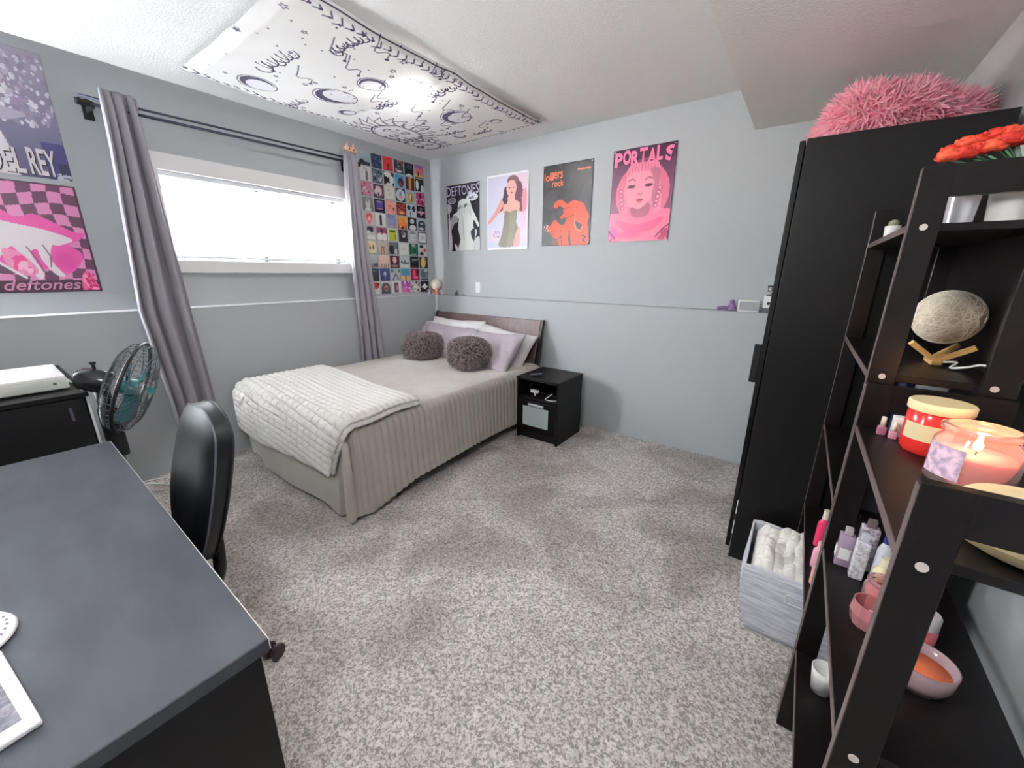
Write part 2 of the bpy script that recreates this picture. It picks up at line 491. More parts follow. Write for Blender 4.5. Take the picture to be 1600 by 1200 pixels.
# window: frame, sill, panes, blind
win = thing('window_1', None, None, (XU, 1.53, z0w)); win['kind'] = 'structure'
f = MB()
f.box(XU, XU + .022, y0w - .05, y1w + .05, z1w - .01, z1w + .09, bev=.003)
f.box(XU, XU + .022, y0w - .05, y0w + .005, z0w - .02, z1w, bev=.003)
f.box(XU, XU + .022, y1w - .005, y1w + .05, z0w - .02, z1w, bev=.003)
f.build('window_casing', m_trim, win)
MB().box(XU - .03, XU + .045, y0w - .06, y1w + .06, z0w - .085, z0w - .002, bev=.004).build('window_sill', m_trim, win)
f = MB()
xi0, xi1 = -3.66, -3.60
f.box(xi0, xi1, y0w, y1w, z0w - .002, z0w + .045, bev=.004); f.box(xi0, xi1, y0w, y1w, z1w - .045, z1w, bev=.004)
f.box(xi0, xi1, y0w, y0w + .045, z0w, z1w, bev=.004); f.box(xi0, xi1, y1w - .045, y1w, z0w, z1w, bev=.004)
f.box(xi0, xi1, 1.51, 1.55, z0w, z1w, bev=.004)
f.build('sash_frame', m_trim, win)
MB().box(-3.635, -3.63, y0w + .04, 1.515, z0w + .04, z1w - .04).build('glass_pane', m_pane, win)
MB().box(-3.635, -3.63, 1.545, y1w - .04, z0w + .04, z1w - .04).build('glass_pane', m_pane, win)
bl = thing('window_blind', 'white horizontal slat blind hanging open inside the window', 'window blind', (-3.5, 1.53, z0w + .01))
MB().box(-3.53, -3.48, y0w + .01, y1w - .01, z1w - .032, z1w - .002, bev=.003).build('headrail', m_blind, bl)
z = z1w - .05
while z > z0w + .05:
    MB().box(-3.517, -3.492, y0w + .012, y1w - .012, z, z + .0012).build('slat', m_blind, bl); z -= .0225
MB().box(-3.518, -3.49, y0w + .012, y1w - .012, z0w + .012, z0w + .03, bev=.003).build('bottom_rail', m_blind, bl)
for yy in (1.0, 1.48, 2.08):
    for xx in (-3.519, -3.489): MB().tube([(xx, yy, z0w + .02), (xx, yy, z1w - .03)], .0008, 5).build('ladder_cord', m_blind, bl)
# what lies outside, seen through the bottom of the panes: a low sandy fence
fn = MB()
for i in range(24):
    fn.box(-9.0, -8.95, -6 + i * .8, -5.22 + i * .8, 0.0, 1.54 + .02 * math.sin(i * 2.1), bev=.01)
tag(fn.build('fence', mat('sandy_fence', rgb(205, 170, 140), 0.8)), 'low sandy board fence outside behind the window', 'fence')

# ceiling lamp, plus an added pendant out of view that brightens the room
m_lampem = mat('lamp_diffuser', (1, 1, 1), 0.4, emit=((1.0, 0.97, 0.93), CEIL_LAMP))
m_fillem = mat('fill_globe_glow', (1, 1, 1), 0.4, emit=((1.0, 0.97, 0.94), FILL_LAMP))
LX, LY = -2.237, 1.911
def ceiling_lamp(x, y, mm, label, r=.075):
    t = thing('ceiling_light', label, 'ceiling light', (x, y, ZC), 'ceiling lights')
    autosmooth(MB().lathe([(0, 0), (r + .02, 0), (r + .02, -.02), (r, -.025), (0, -.025)], (x, y, ZC)).build('lamp_base', m_white, t))
    autosmooth(MB().lathe([(r, -.02), (r, -.05), (r * .85, -.075), (r * .5, -.09), (0, -.095)], (x, y, ZC)).build('lamp_diffuser', mm, t), 60)
    return t
ceiling_lamp(LX, LY, m_lampem, 'glowing white ceiling lamp poking through the sun and moon cloth')
t = thing('ceiling_light', 'added white globe fill lamp hanging out of view above the desk corner', 'ceiling light', (-.6, .1, ZC), 'ceiling lights')
MB().lathe([(0, 0), (.05, 0), (.05, -.02), (0, -.025)], (-.6, .1, ZC), 24).build('lamp_base', m_white, t)
MB().tube([(-.6, .1, ZC - .02), (-.6, .1, 1.82)], .004, 8).build('fill_lamp_cord', m_black, t)
MB().ball((-.6, .1, 1.72), .11, 32).build('lamp_diffuser', m_fillem, t, smooth=True)

# ------------------------------------------------------------------ printed cloth on the ceiling
K = (70, 62, 92)
A = Art(330, 400, (255, 254, 252))       # u: x -3.12 -> -1.84 ; v: y 1.02 -> 2.93
asp = 1.91 / 1.28
def sun(cx, cy, r, eye=True):
    n = 22
    for i in range(n):
        a = 2 * PI * i / n; c, s_ = math.cos(a), math.sin(a)
        tip = (cx + (r * 1.75) * math.cos(a + .12), cy + (r * 1.75) * math.sin(a + .12) / asp)
        for d in (-.11, .11):
            b0 = (cx + r * 1.04 * math.cos(a + d), cy + r * 1.04 * math.sin(a + d) / asp)
            md = (cx + r * 1.4 * math.cos(a + d * 1.2 - .06), cy + r * 1.4 * math.sin(a + d * 1.2 - .06) / asp)
            A.line([b0, md, tip], .0022, K, asp)
    A.ell(cx, cy, r, r / asp, (252, 251, 252)); A.ring(cx, cy, r, r / asp, .0035, K)
    A.ring(cx, cy, r * .9, r * .9 / asp, .0015, (120, 112, 135))
    for sg in (-1, 1):
        A.line([(cx + sg * r * .15, cy + r * .2 / asp), (cx + sg * r * .38, cy + r * .32 / asp), (cx + sg * r * .6, cy + r * .18 / asp)], .003, K, asp, smooth=False)
        A.ring(cx + sg * r * .38, cy + r * .1 / asp, r * .2, r * .09 / asp, .002, K)
    A.line([(cx, cy + r * .15 / asp), (cx + r * .1, cy - r * .25 / asp), (cx - r * .04, cy - r * .27 / asp)], .002, K, asp)
    A.line([(cx - r * .25, cy - r * .5 / asp), (cx, cy - r * .44 / asp), (cx + r * .25, cy - r * .5 / asp), (cx, cy - r * .62 / asp), (cx - r * .25, cy - r * .5 / asp)], .003, K, asp)
def moon(cx, cy, r, rot=0):
    A.ell(cx, cy, r, r / asp, K, a=.9); A.ell(cx + r * .28 * math.cos(rot), cy + r * .28 * math.sin(rot) / asp, r * .86, r * .86 / asp, (250, 249, 251))
    A.ring(cx, cy, r * 1.12, r * 1.12 / asp, .0016, K)
def cloud(cx, cy, r, seed=0):
    R = random.Random(seed)
    for k in range(7):
        A.ring(cx + (k - 3) * r * .45, cy + R.uniform(-.2, .2) * r / asp, r * R.uniform(.3, .5), r * R.uniform(.3, .5) / asp, .0024, K, a0=0, a1=PI * 1.3)
def star(cx, cy, r, n=5):
    pts = [(cx + r * (1 if i % 2 == 0 else .42) * math.cos(PI * i / n + .3), cy + r * (1 if i % 2 == 0 else .42) * math.sin(PI * i / n + .3) / asp) for i in range(2 * n)]
    A.line(pts, .0016, K, asp, closed=True)
sun(.19, .70, .15); sun(.11, .895, .12)
for cx, cy, r, ro in ((.70, .70, .075, .9), (.82, .84, .03, 2), (.40, .34, .09, .4), (.66, .36, .06, 2.6), (.48, .88, .035, -1), (.22, .46, .04, 1), (.2, .16, .07, 2)): moon(cx, cy, r, ro)
for cx, cy, r, sd in ((.50, .82, .055, 1), (.64, .90, .04, 2), (.47, .5, .05, 3), (.84, .54, .05, 4), (.12, .30, .06, 5), (.5, .12, .08, 6), (.85, .2, .06, 7)): cloud(cx, cy, r, sd)
R_ = random.Random(5)
for _ in range(60): star(R_.random(), R_.random(), R_.uniform(.008, .016))
for _ in range(90):
    x, y = R_.random(), R_.random(); A.ell(x, y, .004, .004 / asp, K)
for _ in range(16):      # dripping lines with beads
    x, y = R_.uniform(.4, .95), R_.uniform(.2, .95); pts = [(x + .012 * math.sin(i * 1.3) * 3 + i * .012, y - i * .012) for i in range(7)]
    A.line(pts, .0022, K, asp, smooth=False); A.ell(pts[0][0], pts[0][1], .009, .009 / asp, K)
for i in range(38):      # dark leafy border along the two long edges
    v = i / 37
    for u0, sg in ((.965, -1), (.03, 1)):
        w_ = R_.uniform(.012, .03); A.line([(u0, v), (u0 + sg * w_, v + .012), (u0 + sg * w_ * 1.7, v - .006)], .0028, (60, 50, 84), asp)
        A.ell(u0 + sg * w_ * 1.2, v + .008, .006, .008 / asp, (60, 50, 84), a=.8)
A.line([(.985, 0), (.985, 1)], .003, (60, 50, 84), asp); A.line([(.012, 0), (.012, 1)], .002, (60, 50, 84), asp)
for i in range(30):
    u = i / 29; A.line([(u, .985), (u + .02, .972), (u + .01, .96)], .003, K, asp)
def cloth_off(u, v):
    pin = lambda a, n: np.abs(np.sin(PI * n * a))
    e = 1 - np.minimum(np.minimum(u, 1 - u), np.minimum(v, 1 - v)) * 2
    sag = 0.018 + .055 * np.sin(PI * u) ** .7 * (.25 + .75 * pin(v, 2) ** .8) * (0.35 + .65 * np.sin(PI * v))
    edge = .014 * pin(v, 2) * np.clip(1 - np.minimum(u, 1 - u) * 6, 0, 1) + .010 * pin(u, 1) * np.clip(1 - np.minimum(v, 1 - v) * 6, 0, 1)
    wr = .0035 * np.sin(22 * u + 7 * np.sin(6 * v)) * np.sin(9 * v + 3 * u)
    return sag * (1 - np.clip(e - .93, 0, 1) * 8) + edge + wr + .004
m_clothart = art_mat('printed_cloth', 0.85, 0.1, 0.12)
m_clothhole = lambda x, y: (x + 0) ** 2 * 0 + (np.hypot(x - (LX + 3.12), y - (LY - 1.02)) < .08)
# u runs along -x so that the normal points down
def mk_tap():
    A.im = A.im[:, ::-1]
    def off(u, v): return cloth_off(u, v)
    o = canvas('ceiling_cloth', A, (-1.84, 1.02, ZC - .003), (-1.28, 0, 0), (0.0, 1.91, 0), m_clothart, off=off, thick=.001,
               hole=lambda x, y: np.hypot(x - (LX + 1.84), y - (LY - 1.02)) < .085)
    return tag(o, 'white cloth printed with suns, moons and stars pinned under the ceiling', 'tapestry')
mk_tap()
for px, py in ((-1.845, 2.925), (-3.115, 2.925), (-1.845, 1.03), (-3.115, 1.03), (-1.845, 1.98), (-3.11, 1.98)): pass

# ------------------------------------------------------------------ posters
m_poster = art_mat('glossy_poster', 0.32, 0.45)
m_print = art_mat('matte_print', 0.5, 0.35)
m_tape = mat('clear_tape', rgb(226, 228, 232), 0.3)
def wave(a, b, ph=0): return lambda u, v: .0015 + a * np.sin(PI * v) * (u ** 2) + b * (1 + np.sin(5 * v + ph)) * u ** 3
def back_poster(x0, x1, z0, z1, art, label, off, pins=True):
    art.im = np.clip(art.im, 0, 1) ** 1.18
    t = thing('poster', label, 'poster', (x0, YU, z0), 'posters on the back wall')
    p = canvas('poster_sheet', art, (x0, YU - .001, z0), (x1 - x0, 0, 0), (0, 0, z1 - z0), m_poster, parent=t, off=off)
    if pins:
        for px, pz in ((x0 + .014, z1 - .014), (x1 - .014, z1 - .014), (x0 + .014, z0 + .014), (x1 - .014, z0 + .014)):
            MB().ball((px, YU - .006, pz), .006, 10, sc3=(1, .8, 1)).build('pin', m_tape, t, smooth=True)
    return t
WP, HP = 110, 156
# 1: black and white band poster
a = Art(WP, HP, (30, 27, 42)); a.speck(60, 0, 0, 1, 1, [(46, 42, 60), (62, 58, 76), (22, 20, 32)], (.01, .05), 4)
a.ell(.05, .66, .1, .07, (206, 202, 208)); a.poly([(.03, .04), (.1, .0), (.15, .1), (.12, .3), (.07, .62), (.04, .5)], (216, 208, 216))
a.poly([(.35, .70), (.40, .76), (.55, .78), (.70, .74), (.78, .62), (.90, .48), (.97, .38), (.93, .36), (.82, .46), (.80, .36), (.9, .3), (.86, .2), (.78, .15), (.83, .02), (.35, .0), (.40, .18), (.34, .34), (.36, .5), (.26, .46), (.14, .38), (.10, .44), (.2, .56), (.32, .6)], (226, 232, 228))
a.poly([(.1, .38), (.12, .5), (.28, .55), (.34, .46), (.22, .42), (.14, .34)], (178, 182, 182))
a.poly([(.72, .3), (.86, .34), (.84, .2), (.76, .18)], (70, 66, 78)); a.poly([(.78, .0), (.82, .16), (.98, .2), (1, .0)], (214, 218, 216)); a.poly([(.22, .12), (.38, .0), (.26, .0)], (220, 220, 222))
a.ell(.57, .68, .06, .02, (90, 88, 96), .4); a.ell(.40, .66, .05, .015, (110, 108, 112), .4)
for i in range(9): a.line([(.36 + i * .045, .70), (.34 + i * .05, .58 - (i % 3) * .03)], .006, (172, 176, 180), 1.4)
a.ell(.5, .35, .02, .2, (196, 202, 200), .1); a.ell(.17, .77, .13, .045, (196, 194, 204)); a.ell(.17, .77, .1, .03, (60, 56, 74)); a.ell(.78, .79, .17, .05, (236, 236, 240)); a.ell(.72, .85, .05, .03, (226, 224, 232))
a.speck(26, .66, .77, .9, .81, [(120, 116, 132)], (.006, .012), 8); a.speck(20, .1, .75, .24, .79, [(170, 168, 184)], (.006, .012), 9)
a.rect(0, 0, .02, 1, (120, 118, 130)); a.rect(.985, 0, 1, 1, (150, 150, 160)); a.rect(0, .985, 1, 1, (20, 18, 28))
t1 = back_poster(-3.19, -2.735, 1.558, 2.198, a, 'black and white band poster headed DEFTONES, nearest the wall corner', wave(.002, .001))
lettering('title_lettering', 'DEFTONES', (-3.18, YU - .006, 2.095), (1, 0, 0), (0, 0, 1), .435, .088, mat('lilac_ink', rgb(206, 200, 226), 0.4), t1)
# 2: white-bordered photo poster, person in a green dress
a = Art(WP, HP, (222, 222, 236)); a.im = np.array((214, 216, 234)) / 255. * (1 - a.Y[..., None] * .25) + np.array((240, 226, 234)) / 255. * (a.Y[..., None] * .25)
a.poly([(.62, 1), (1, 1), (1, .2), (.8, .1), (.78, .5)], (232, 208, 222), a=.8); a.ell(.2, .2, .2, .12, (234, 218, 228), soft=.7)
a.poly([(.84, .5), (.82, .7), (.93, .78), (.97, .6), (.93, .5)], (232, 150, 160), a=.8)
a.poly([(.44, .82), (.40, .70), (.30, .58), (.24, .50), (.36, .52), (.5, .62), (.55, .8)], (92, 72, 88))
a.poly([(.70, .88), (.82, .86), (.86, .76), (.84, .66), (.86, .52), (.80, .5), (.74, .62), (.68, .66)], (132, 92, 108))
a.ell(.63, .9, .13, .06, (150, 112, 124)); a.ell(.60, .80, .115, .105, (238, 188, 178), .15)
a.poly([(.52, .70), (.52, .62), (.42, .60), (.40, .50), (.5, .46), (.75, .48), (.80, .60), (.68, .66), (.68, .74)], (238, 186, 174))
a.poly([(.42, .62), (.36, .55), (.22, .45), (.04, .36), (.04, .40), (.2, .52), (.34, .66)], (228, 168, 160))
a.poly([(.5, .52), (.58, .49), (.68, .52), (.74, .5), (.72, .36), (.76, .3), (.74, .14), (.66, .05), (.30, .05), (.36, .2), (.42, .36), (.44, .5)], (150, 146, 132))
a.poly([(.58, .5), (.70, .5), (.68, .3), (.62, .06), (.5, .06), (.56, .3)], (166, 160, 144), a=.7); a.poly([(.66, .06), (.70, .2), (.80, .3), (.80, .06)], (232, 178, 178))
a.ell(.555, .81, .022, .008, (120, 80, 84)); a.ell(.65, .81, .022, .008, (120, 80, 84)); a.ell(.60, .745, .03, .01, (200, 96, 104))
a.speck(30, .12, .18, .34, .26, [(200, 190, 220), (180, 170, 208)], (.006, .016), 3)
a.rect(0, 0, .028, 1, (244, 243, 246)); a.rect(.972, 0, 1, 1, (244, 243, 246)); a.rect(0, 0, 1, .03, (246, 245, 246)); a.rect(0, .975, 1, 1, (244, 243, 246))
back_poster(-2.642, -2.153, 1.557, 2.225, a, 'white bordered poster of a long haired person in a green dress', wave(.008, .004, 1), False)
# 3: charcoal and orange poster
O_ = (226, 82, 38); D_ = (52, 49, 54)
a = Art(WP, HP, D_); a.speck(40, 0, 0, 1, 1, [(70, 66, 74), (62, 58, 64)], (.03, .09), 6)
a.poly([(.40, .99), (.46, .99), (.9, .62), (.8, .6)], (58, 53, 58), False, .5)
hair = [(.24, .50), (.28, .545), (.36, .57), (.44, .55), (.52, .51), (.58, .53), (.66, .55), (.74, .53), (.84, .50), (.92, .40), (.96, .34), (.94, .25), (.97, .12), (.95, .0), (.62, .0), (.60, .12), (.66, .22), (.60, .33), (.5, .40), (.44, .47), (.36, .50), (.30, .47)]
a.poly(hair, O_)
a.poly([(.50, .47), (.44, .44), (.46, .41), (.40, .37), (.38, .34), (.46, .335), (.52, .33), (.48, .24), (.62, .18), (.68, .32), (.66, .44), (.6, .5)], (218, 76, 36))
a.poly([(.12, .22), (.20, .27), (.28, .33), (.38, .27), (.52, .25), (.58, .17), (.56, .06), (.60, .0), (.40, .0), (.34, .08), (.24, .12), (.16, .18)], O_)
a.poly([(.60, .18), (.66, .22), (.78, .19), (.82, .08), (.82, .0), (.62, .0), (.6, .1)], (220, 78, 36))
a.poly([(.66, .30), (.70, .22), (.78, .17), (.84, .24), (.78, .27), (.72, .3)], (84, 50, 52)); a.line([(.70, .40), (.68, .28), (.72, .20), (.80, .17), (.84, .22)], .013, (240, 128, 84), 1.4)
for pts in ([(.70, .36), (.74, .5)], [(.78, .34), (.80, .48)], [(.86, .2), (.88, .42)], [(.84, .05), (.88, .14)]): a.line(pts, .006, (190, 70, 44), 1.4)
a.line([(.58, .18), (.60, .08), (.62, .0)], .012, (60, 44, 48), 1.4); a.line([(.42, .335), (.58, .35), (.66, .38)], .007, (96, 48, 44), 1.4); a.line([(.46, .455), (.58, .47)], .006, (120, 56, 44), 1.4)
for k in range(5): a.line([(.20 + k * .05, .2), (.21 + k * .05, .12 + (k % 2) * .02)], .007, (90, 50, 50), 1.4)
a.line([(.34, .08), (.42, .12), (.44, .0)], .01, (100, 52, 50), 1.4); a.poly([(.2, .0), (.24, .1), (.32, .08), (.36, .0)], (110, 58, 52)); a.line([(.84, .12), (.92, .1), (.86, .06), (.93, .03)], .01, (50, 40, 44), 1.4)
a.speck(7, .05, .2, .13, .27, [(226, 150, 130), (240, 180, 160)], (.006, .016), 2); a.speck(40, .70, .9, .94, .905, [(226, 120, 96)], (.006, .01), 5)
a.rect(0, 0, .012, 1, (48, 42, 56)); a.rect(0, .988, 1, 1, (48, 44, 54))
t3 = back_poster(-2.004, -1.532, 1.577, 2.228, a, 'charcoal poster with an orange crouching figure and orange lettering', wave(.003, .001, 2))
m_or = mat('orange_ink', rgb(240, 120, 84), 0.4)
def let3(s, x, z, w, h, **k): lettering('title_lettering', s, (x, YU - .006, z), (1, 0, 0), (0, 0, 1), w, h, k.get('m', m_or), t3, fat=.012)
let3('lo', -1.99, 2.105, .052, .062); let3('V', -1.926, 2.122, .022, .038, m=mat('charcoal_ink', rgb(70, 60, 66), 0.4)); let3('ers', -1.895, 2.115, .085, .055); let3('rock', -1.912, 2.055, .115, .052)
MB().box(-1.936, -1.898, YU - .0068, YU - .0062, 2.108, 2.17).build('letter_box', m_or, t3)
# 4: pink portrait poster
a = Art(WP, HP, (120, 84, 104)); a.grad((196, 120, 150), (92, 52, 84)); a.ell(.52, .52, .43, .32, (226, 128, 156)); a.ell(.45, .5, .3, .22, (232, 140, 166), soft=.5)
a.poly([(.0, .3), (.14, .32), (.3, .36), (.36, .30), (.6, .30), (.7, .36), (.9, .34), (1, .3), (1, 0), (0, 0)], (246, 138, 168))
a.poly([(.1, .25), (.3, .12), (.7, .12), (.9, .26), (.6, .2), (.4, .2)], (236, 108, 150), a=.8); a.ell(.35, .08, .3, .06, (232, 90, 150), a=.6, soft=.6); a.ell(.08, .1, .12, .1, (226, 90, 190), a=.6, soft=.6)
a.poly([(.2, .36), (.24, .6), (.26, .78), (.40, .86), (.62, .88), (.76, .80), (.80, .6), (.84, .36), (.74, .3), (.66, .4), (.34, .4), (.28, .32)], (240, 150, 176))
for i in range(12): a.line([(.24 + i * .05, .84 - abs(i - 6) * .012), (.22 + i * .052, .70 - (i % 3) * .02)], .006, (226, 112, 150), 1.4)
a.poly([(.24, .62), (.27, .70), (.34, .74), (.5, .75), (.66, .72), (.72, .6), (.70, .5), (.62, .42), (.50, .36), (.36, .37), (.28, .45), (.24, .54)], (250, 164, 184))
a.poly([(.36, .38), (.50, .355), (.64, .42), (.66, .3), (.52, .26), (.38, .29)], (176, 110, 128), a=.75)
a.poly([(.64, .76), (.78, .74), (.76, .5), (.72, .36), (.68, .5), (.70, .62)], (184, 116, 136), a=.7)
for cx, cy, s_ in ((.34, .60, 1), (.62, .60, 1)): a.ell(cx, cy, .07, .018, (140, 72, 96)); a.ell(cx, cy, .03, .016, (84, 44, 62))
a.line([(.29, .66), (.34, .68), (.40, .66)], .008, (160, 80, 108), 1.4, smooth=False); a.line([(.56, .66), (.62, .68), (.68, .66)], .008, (160, 80, 108), 1.4)
a.line([(.46, .52), (.49, .508), (.53, .52)], .007, (206, 92, 116), 1.4); a.ell(.49, .452, .05, .014, (196, 74, 104)); a.ell(.49, .436, .04, .015, (222, 104, 130)); a.line([(.43, .452), (.55, .452)], .005, (120, 50, 76), 1.4)
for sx in (.17, .80):
    for k in range(5): a.ell(sx + (.012 if sx < .5 else -.012) * k, .56 - k * .045, .03, .018, (244, 176, 196)); a.ring(sx + (.012 if sx < .5 else -.012) * k, .56 - k * .045, .03, .018, .005, (190, 104, 134))
a.line([(.0, .14), (.06, .09), (.12, .04)], .009, (90, 40, 80), 1.4); a.line([(.80, .05), (.90, .13), (1, .18)], .009, (110, 52, 84), 1.4); a.speck(20, .84, .0, 1, .1, [(200, 80, 120)], (.01, .03), 3)
a.rect(0, .84, 1, 1, (86, 40, 72), .55); a.rect(0, 0, .012, 1, (110, 70, 92)); a.rect(.988, 0, 1, 1, (110, 70, 92)); a.rect(0, 0, 1, .012, (240, 190, 206)); a.rect(0, .988, 1, 1, (74, 38, 66))
t4 = back_poster(-1.368, -.894, 1.587, 2.25, a, 'pink portrait poster headed PORTALS, nearest the wardrobe', wave(.004, .003, 3))
m_pk = mat('pink_ink', rgb(255, 128, 170), 0.4)
for i, (ch, w_) in enumerate(zip('PORTALS', (.06, .062, .062, .058, .062, .045, .068))):
    x = -1.352 + i * .0635
    lettering('title_lettering', ch, (x, YU - .0075, 2.13 + (.012 if i % 2 else 0)), (1, 0, 0), (0, 0, 1), w_, .10, m_pk, t4, fat=.045)

# left wall posters (seen from inside: u runs with +y)
def left_poster(y0, y1, z0, z1, art, label):
    t = thing('poster', label, 'poster', (XU, y0, z0), 'posters on the window wall')
    canvas('poster_sheet', art, (XU + .001, y0, z0), (0, y1 - y0, 0), (0, 0, z1 - z0), m_poster, parent=t, off=wave(.001, .0005))
    return t
a = Art(120, 170, (112, 106, 132)); a.grad((92, 88, 124), (176, 170, 188))
a.speck(260, .3, .42, 1, .95, [(222, 218, 232), (196, 190, 208), (150, 144, 168), (236, 232, 242), (170, 150, 180)], (.008, .024), 3)
a.poly([(0, 1), (0, .62), (.12, .58), (.34, .7), (.42, .85), (.5, 1)], (232, 224, 236)); a.poly([(.02, .6), (.2, .5), (.5, .42), (.42, .62), (.28, .72)], (108, 98, 122)); a.poly([(0, .2), (0, .56), (.2, .52), (.34, .34), (.36, .2)], (84, 76, 104))
a.poly([(.30, .34), (.26, .5), (.5, .53), (.74, .5), (.62, .44), (.46, .42)], (188, 182, 200)); a.poly([(.44, .08), (.36, .44), (.47, .44), (.58, .08)], (234, 228, 238), False)
a.rect(.8, 0, 1, .3, (70, 62, 118)); a.rect(.9, 0, 1, .14, (42, 40, 70)); a.rect(0, 0, .56, .1, (236, 228, 232)); a.speck(30, .86, .0, 1, .05, [(206, 206, 220)], (.005, .014), 8)
t = left_poster(.085, .508, 1.817, 2.42, a, 'grey and violet city photo poster lettered DEL REY, above the pink checked poster')
m_bw = mat('white_ink', rgb(232, 226, 232), 0.4); m_bk = mat('black_ink', rgb(34, 32, 38), 0.4)
lettering('title_shadow', 'DEL', (XU + .0045, .225, 1.826), (0, 1, 0), (0, 0, 1), .125, .118, m_bk, t, fat=.03)
lettering('title_lettering', 'DEL', (XU + .0052, .221, 1.83), (0, 1, 0), (0, 0, 1), .125, .118, m_bw, t, fat=.02)
lettering('title_shadow', 'REY', (XU + .0045, .366, 1.826), (0, 1, 0), (0, 0, 1), .10, .130, m_bk, t, fat=.03)
lettering('title_lettering', 'REY', (XU + .0052, .362, 1.83), (0, 1, 0), (0, 0, 1), .10, .130, m_bw, t, fat=.02)
PKc, DKc = (226, 142, 190), (98, 56, 86)
a = Art(150, 190, DKc)
wx = a.X + .03 * np.sin(7 * a.Y + 2) ; wy = a.Y + .03 * np.sin(6 * a.X)
ck = (((np.floor(wx * 8) + np.floor(wy * 10)) % 2) == 0); a._put(ck, PKc)
a.poly([(0, .78), (.14, .80), (.3, .74), (.42, .68), (.55, .72), (.7, .66), (.86, .58), (.97, .56), (.9, .50), (.8, .45), (.9, .36), (.8, .22), (.7, .18), (.55, .22), (.35, .2), (.1, .3), (0, .4)], (232, 84, 168))
a.poly([(0, .70), (.18, .66), (.4, .62), (.62, .58), (.84, .50), (.7, .44), (.64, .44), (.6, .3), (.68, .16), (.60, .17), (.52, .3), (.5, .40), (.44, .36), (.5, .18), (.44, .13), (.36, .3), (.3, .42), (.16, .3), (.06, .2), (0, .4)], (238, 226, 234))
a.poly([(.22, .4), (.36, .36), (.46, .2), (.34, .16), (.22, .26)], (238, 140, 186)); a.speck(10, .26, .2, .4, .34, [(226, 60, 140), (250, 190, 214)], (.02, .04), 4); a.line([(.0, .42), (.18, .26), (.34, .14)], .014, (246, 236, 242), 1.3); a.line([(.42, .42), (.48, .3), (.50, .2)], .006, (90, 70, 90), 1.3); a.line([(.56, .44), (.60, .34), (.58, .24)], .006, (90, 70, 90), 1.3)
a.ell(.72, .3, .12, .1, (214, 60, 150), a=.6, soft=.6)
a.rect(0, 0, 1, .115, (64, 30, 56)); a.poly([(.82, .01), (.84, .16), (.9, .2), (.95, .12), (.97, .01)], (238, 96, 150)); a.speck(26, .84, .02, .95, .18, [(255, 150, 190), (200, 40, 110)], (.008, .02), 6)
a.rect(.975, 0, 1, 1, (70, 38, 62)); a.rect(0, 0, .015, 1, (70, 38, 62)); a.rect(0, .985, 1, 1, (76, 44, 66)); a.rect(0, 0, 1, .014, (70, 30, 60))
t = left_poster(.085, .507, 1.22, 1.79, a, 'pink and plum checked poster with a white horse shape, lettered deftones')
lettering('title_lettering', 'deftones', (XU + .0048, .140, 1.233), (0, 1, 0), (0, 0, 1), .285, .058, mat('rose_ink', rgb(206, 140, 172), 0.4), t, fat=.01, italic=.35)

# ------------------------------------------------------------------ wall of small square prints
# each: (look, top colour, bottom colour, shapes) ; shapes e=ellipse r=rect p=triangle/poly s=speckle
G = {}
def PR(r, c, look, top, bot, *sh): G[(r, c)] = (look, top, bot, sh)
w_, k_, g_ = (232, 232, 232), (28, 28, 36), (120, 124, 130)
PR(0, 0, 'pale blue sky over dark rocks', (176, 196, 206), (150, 168, 180), ('r', 0, 0, 1, .28, (56, 60, 66)), ('e', .3, .28, .2, .12, (50, 54, 60)))
PR(0, 1, 'mottled navy', (56, 66, 98), (40, 48, 78), ('s', 14, (96, 104, 140)), ('s', 8, (28, 34, 58)))
PR(0, 2, 'bright red with a tiny standing figure', (222, 66, 66), (208, 54, 58), ('r', .45, .15, .55, .5, (120, 20, 30)), ('r', .3, .03, .7, .12, (96, 24, 30)))
PR(0, 3, 'dark teal with rows of small shapes', (44, 60, 74), (60, 76, 90), ('s', 22, (150, 160, 170)), ('e', .5, .2, .3, .08, (210, 214, 220)), ('s', 8, (170, 90, 90)))
PR(0, 4, 'black with a teal cloud and a white base', (26, 28, 38), (24, 24, 32), ('e', .55, .7, .3, .2, (62, 86, 96)), ('e', .5, .0, .35, .2, (220, 222, 226)))
PR(0, 5, 'purple to yellow sunset with a palm', (150, 84, 170), (240, 200, 90), ('e', .5, .55, .6, .2, (226, 120, 130)), ('r', 0, 0, 1, .1, (60, 40, 50)), ('e', .4, .35, .08, .2, (50, 36, 50)))
PR(1, 0, 'white with a long haired grey figure', (224, 224, 226), (214, 214, 218), ('e', .5, .6, .2, .3, (170, 168, 170)), ('e', .6, .35, .12, .35, (96, 96, 104)), ('e', .42, .55, .1, .25, (236, 234, 232)))
PR(1, 1, 'busy grey blue crowd', (96, 108, 124), (120, 128, 142), ('s', 40, (200, 206, 216)), ('s', 30, (52, 60, 78)))
PR(1, 2, 'black with a bent white shape', (40, 40, 46), (30, 30, 36), ('e', .4, .8, .35, .2, w_), ('e', .75, .45, .22, .3, w_), ('e', .5, .05, .35, .16, w_))
PR(1, 3, 'sky blue with a dark red haired head', (70, 150, 206), (130, 180, 214), ('e', .6, .45, .28, .35, (50, 40, 66)), ('e', .55, .3, .15, .2, (150, 60, 74)))
PR(1, 4, 'brown and amber vertical figures', (120, 64, 50), (96, 44, 48), ('r', .4, .05, .6, .95, (220, 160, 70)), ('r', .1, .1, .3, .9, (80, 40, 36)), ('r', .72, .1, .9, .9, (70, 34, 40)))
PR(1, 5, 'black with two white drapes', (26, 26, 32), (22, 20, 28), ('e', .25, .5, .14, .4, w_), ('e', .8, .25, .16, .3, w_), ('e', .5, .2, .12, .3, k_))
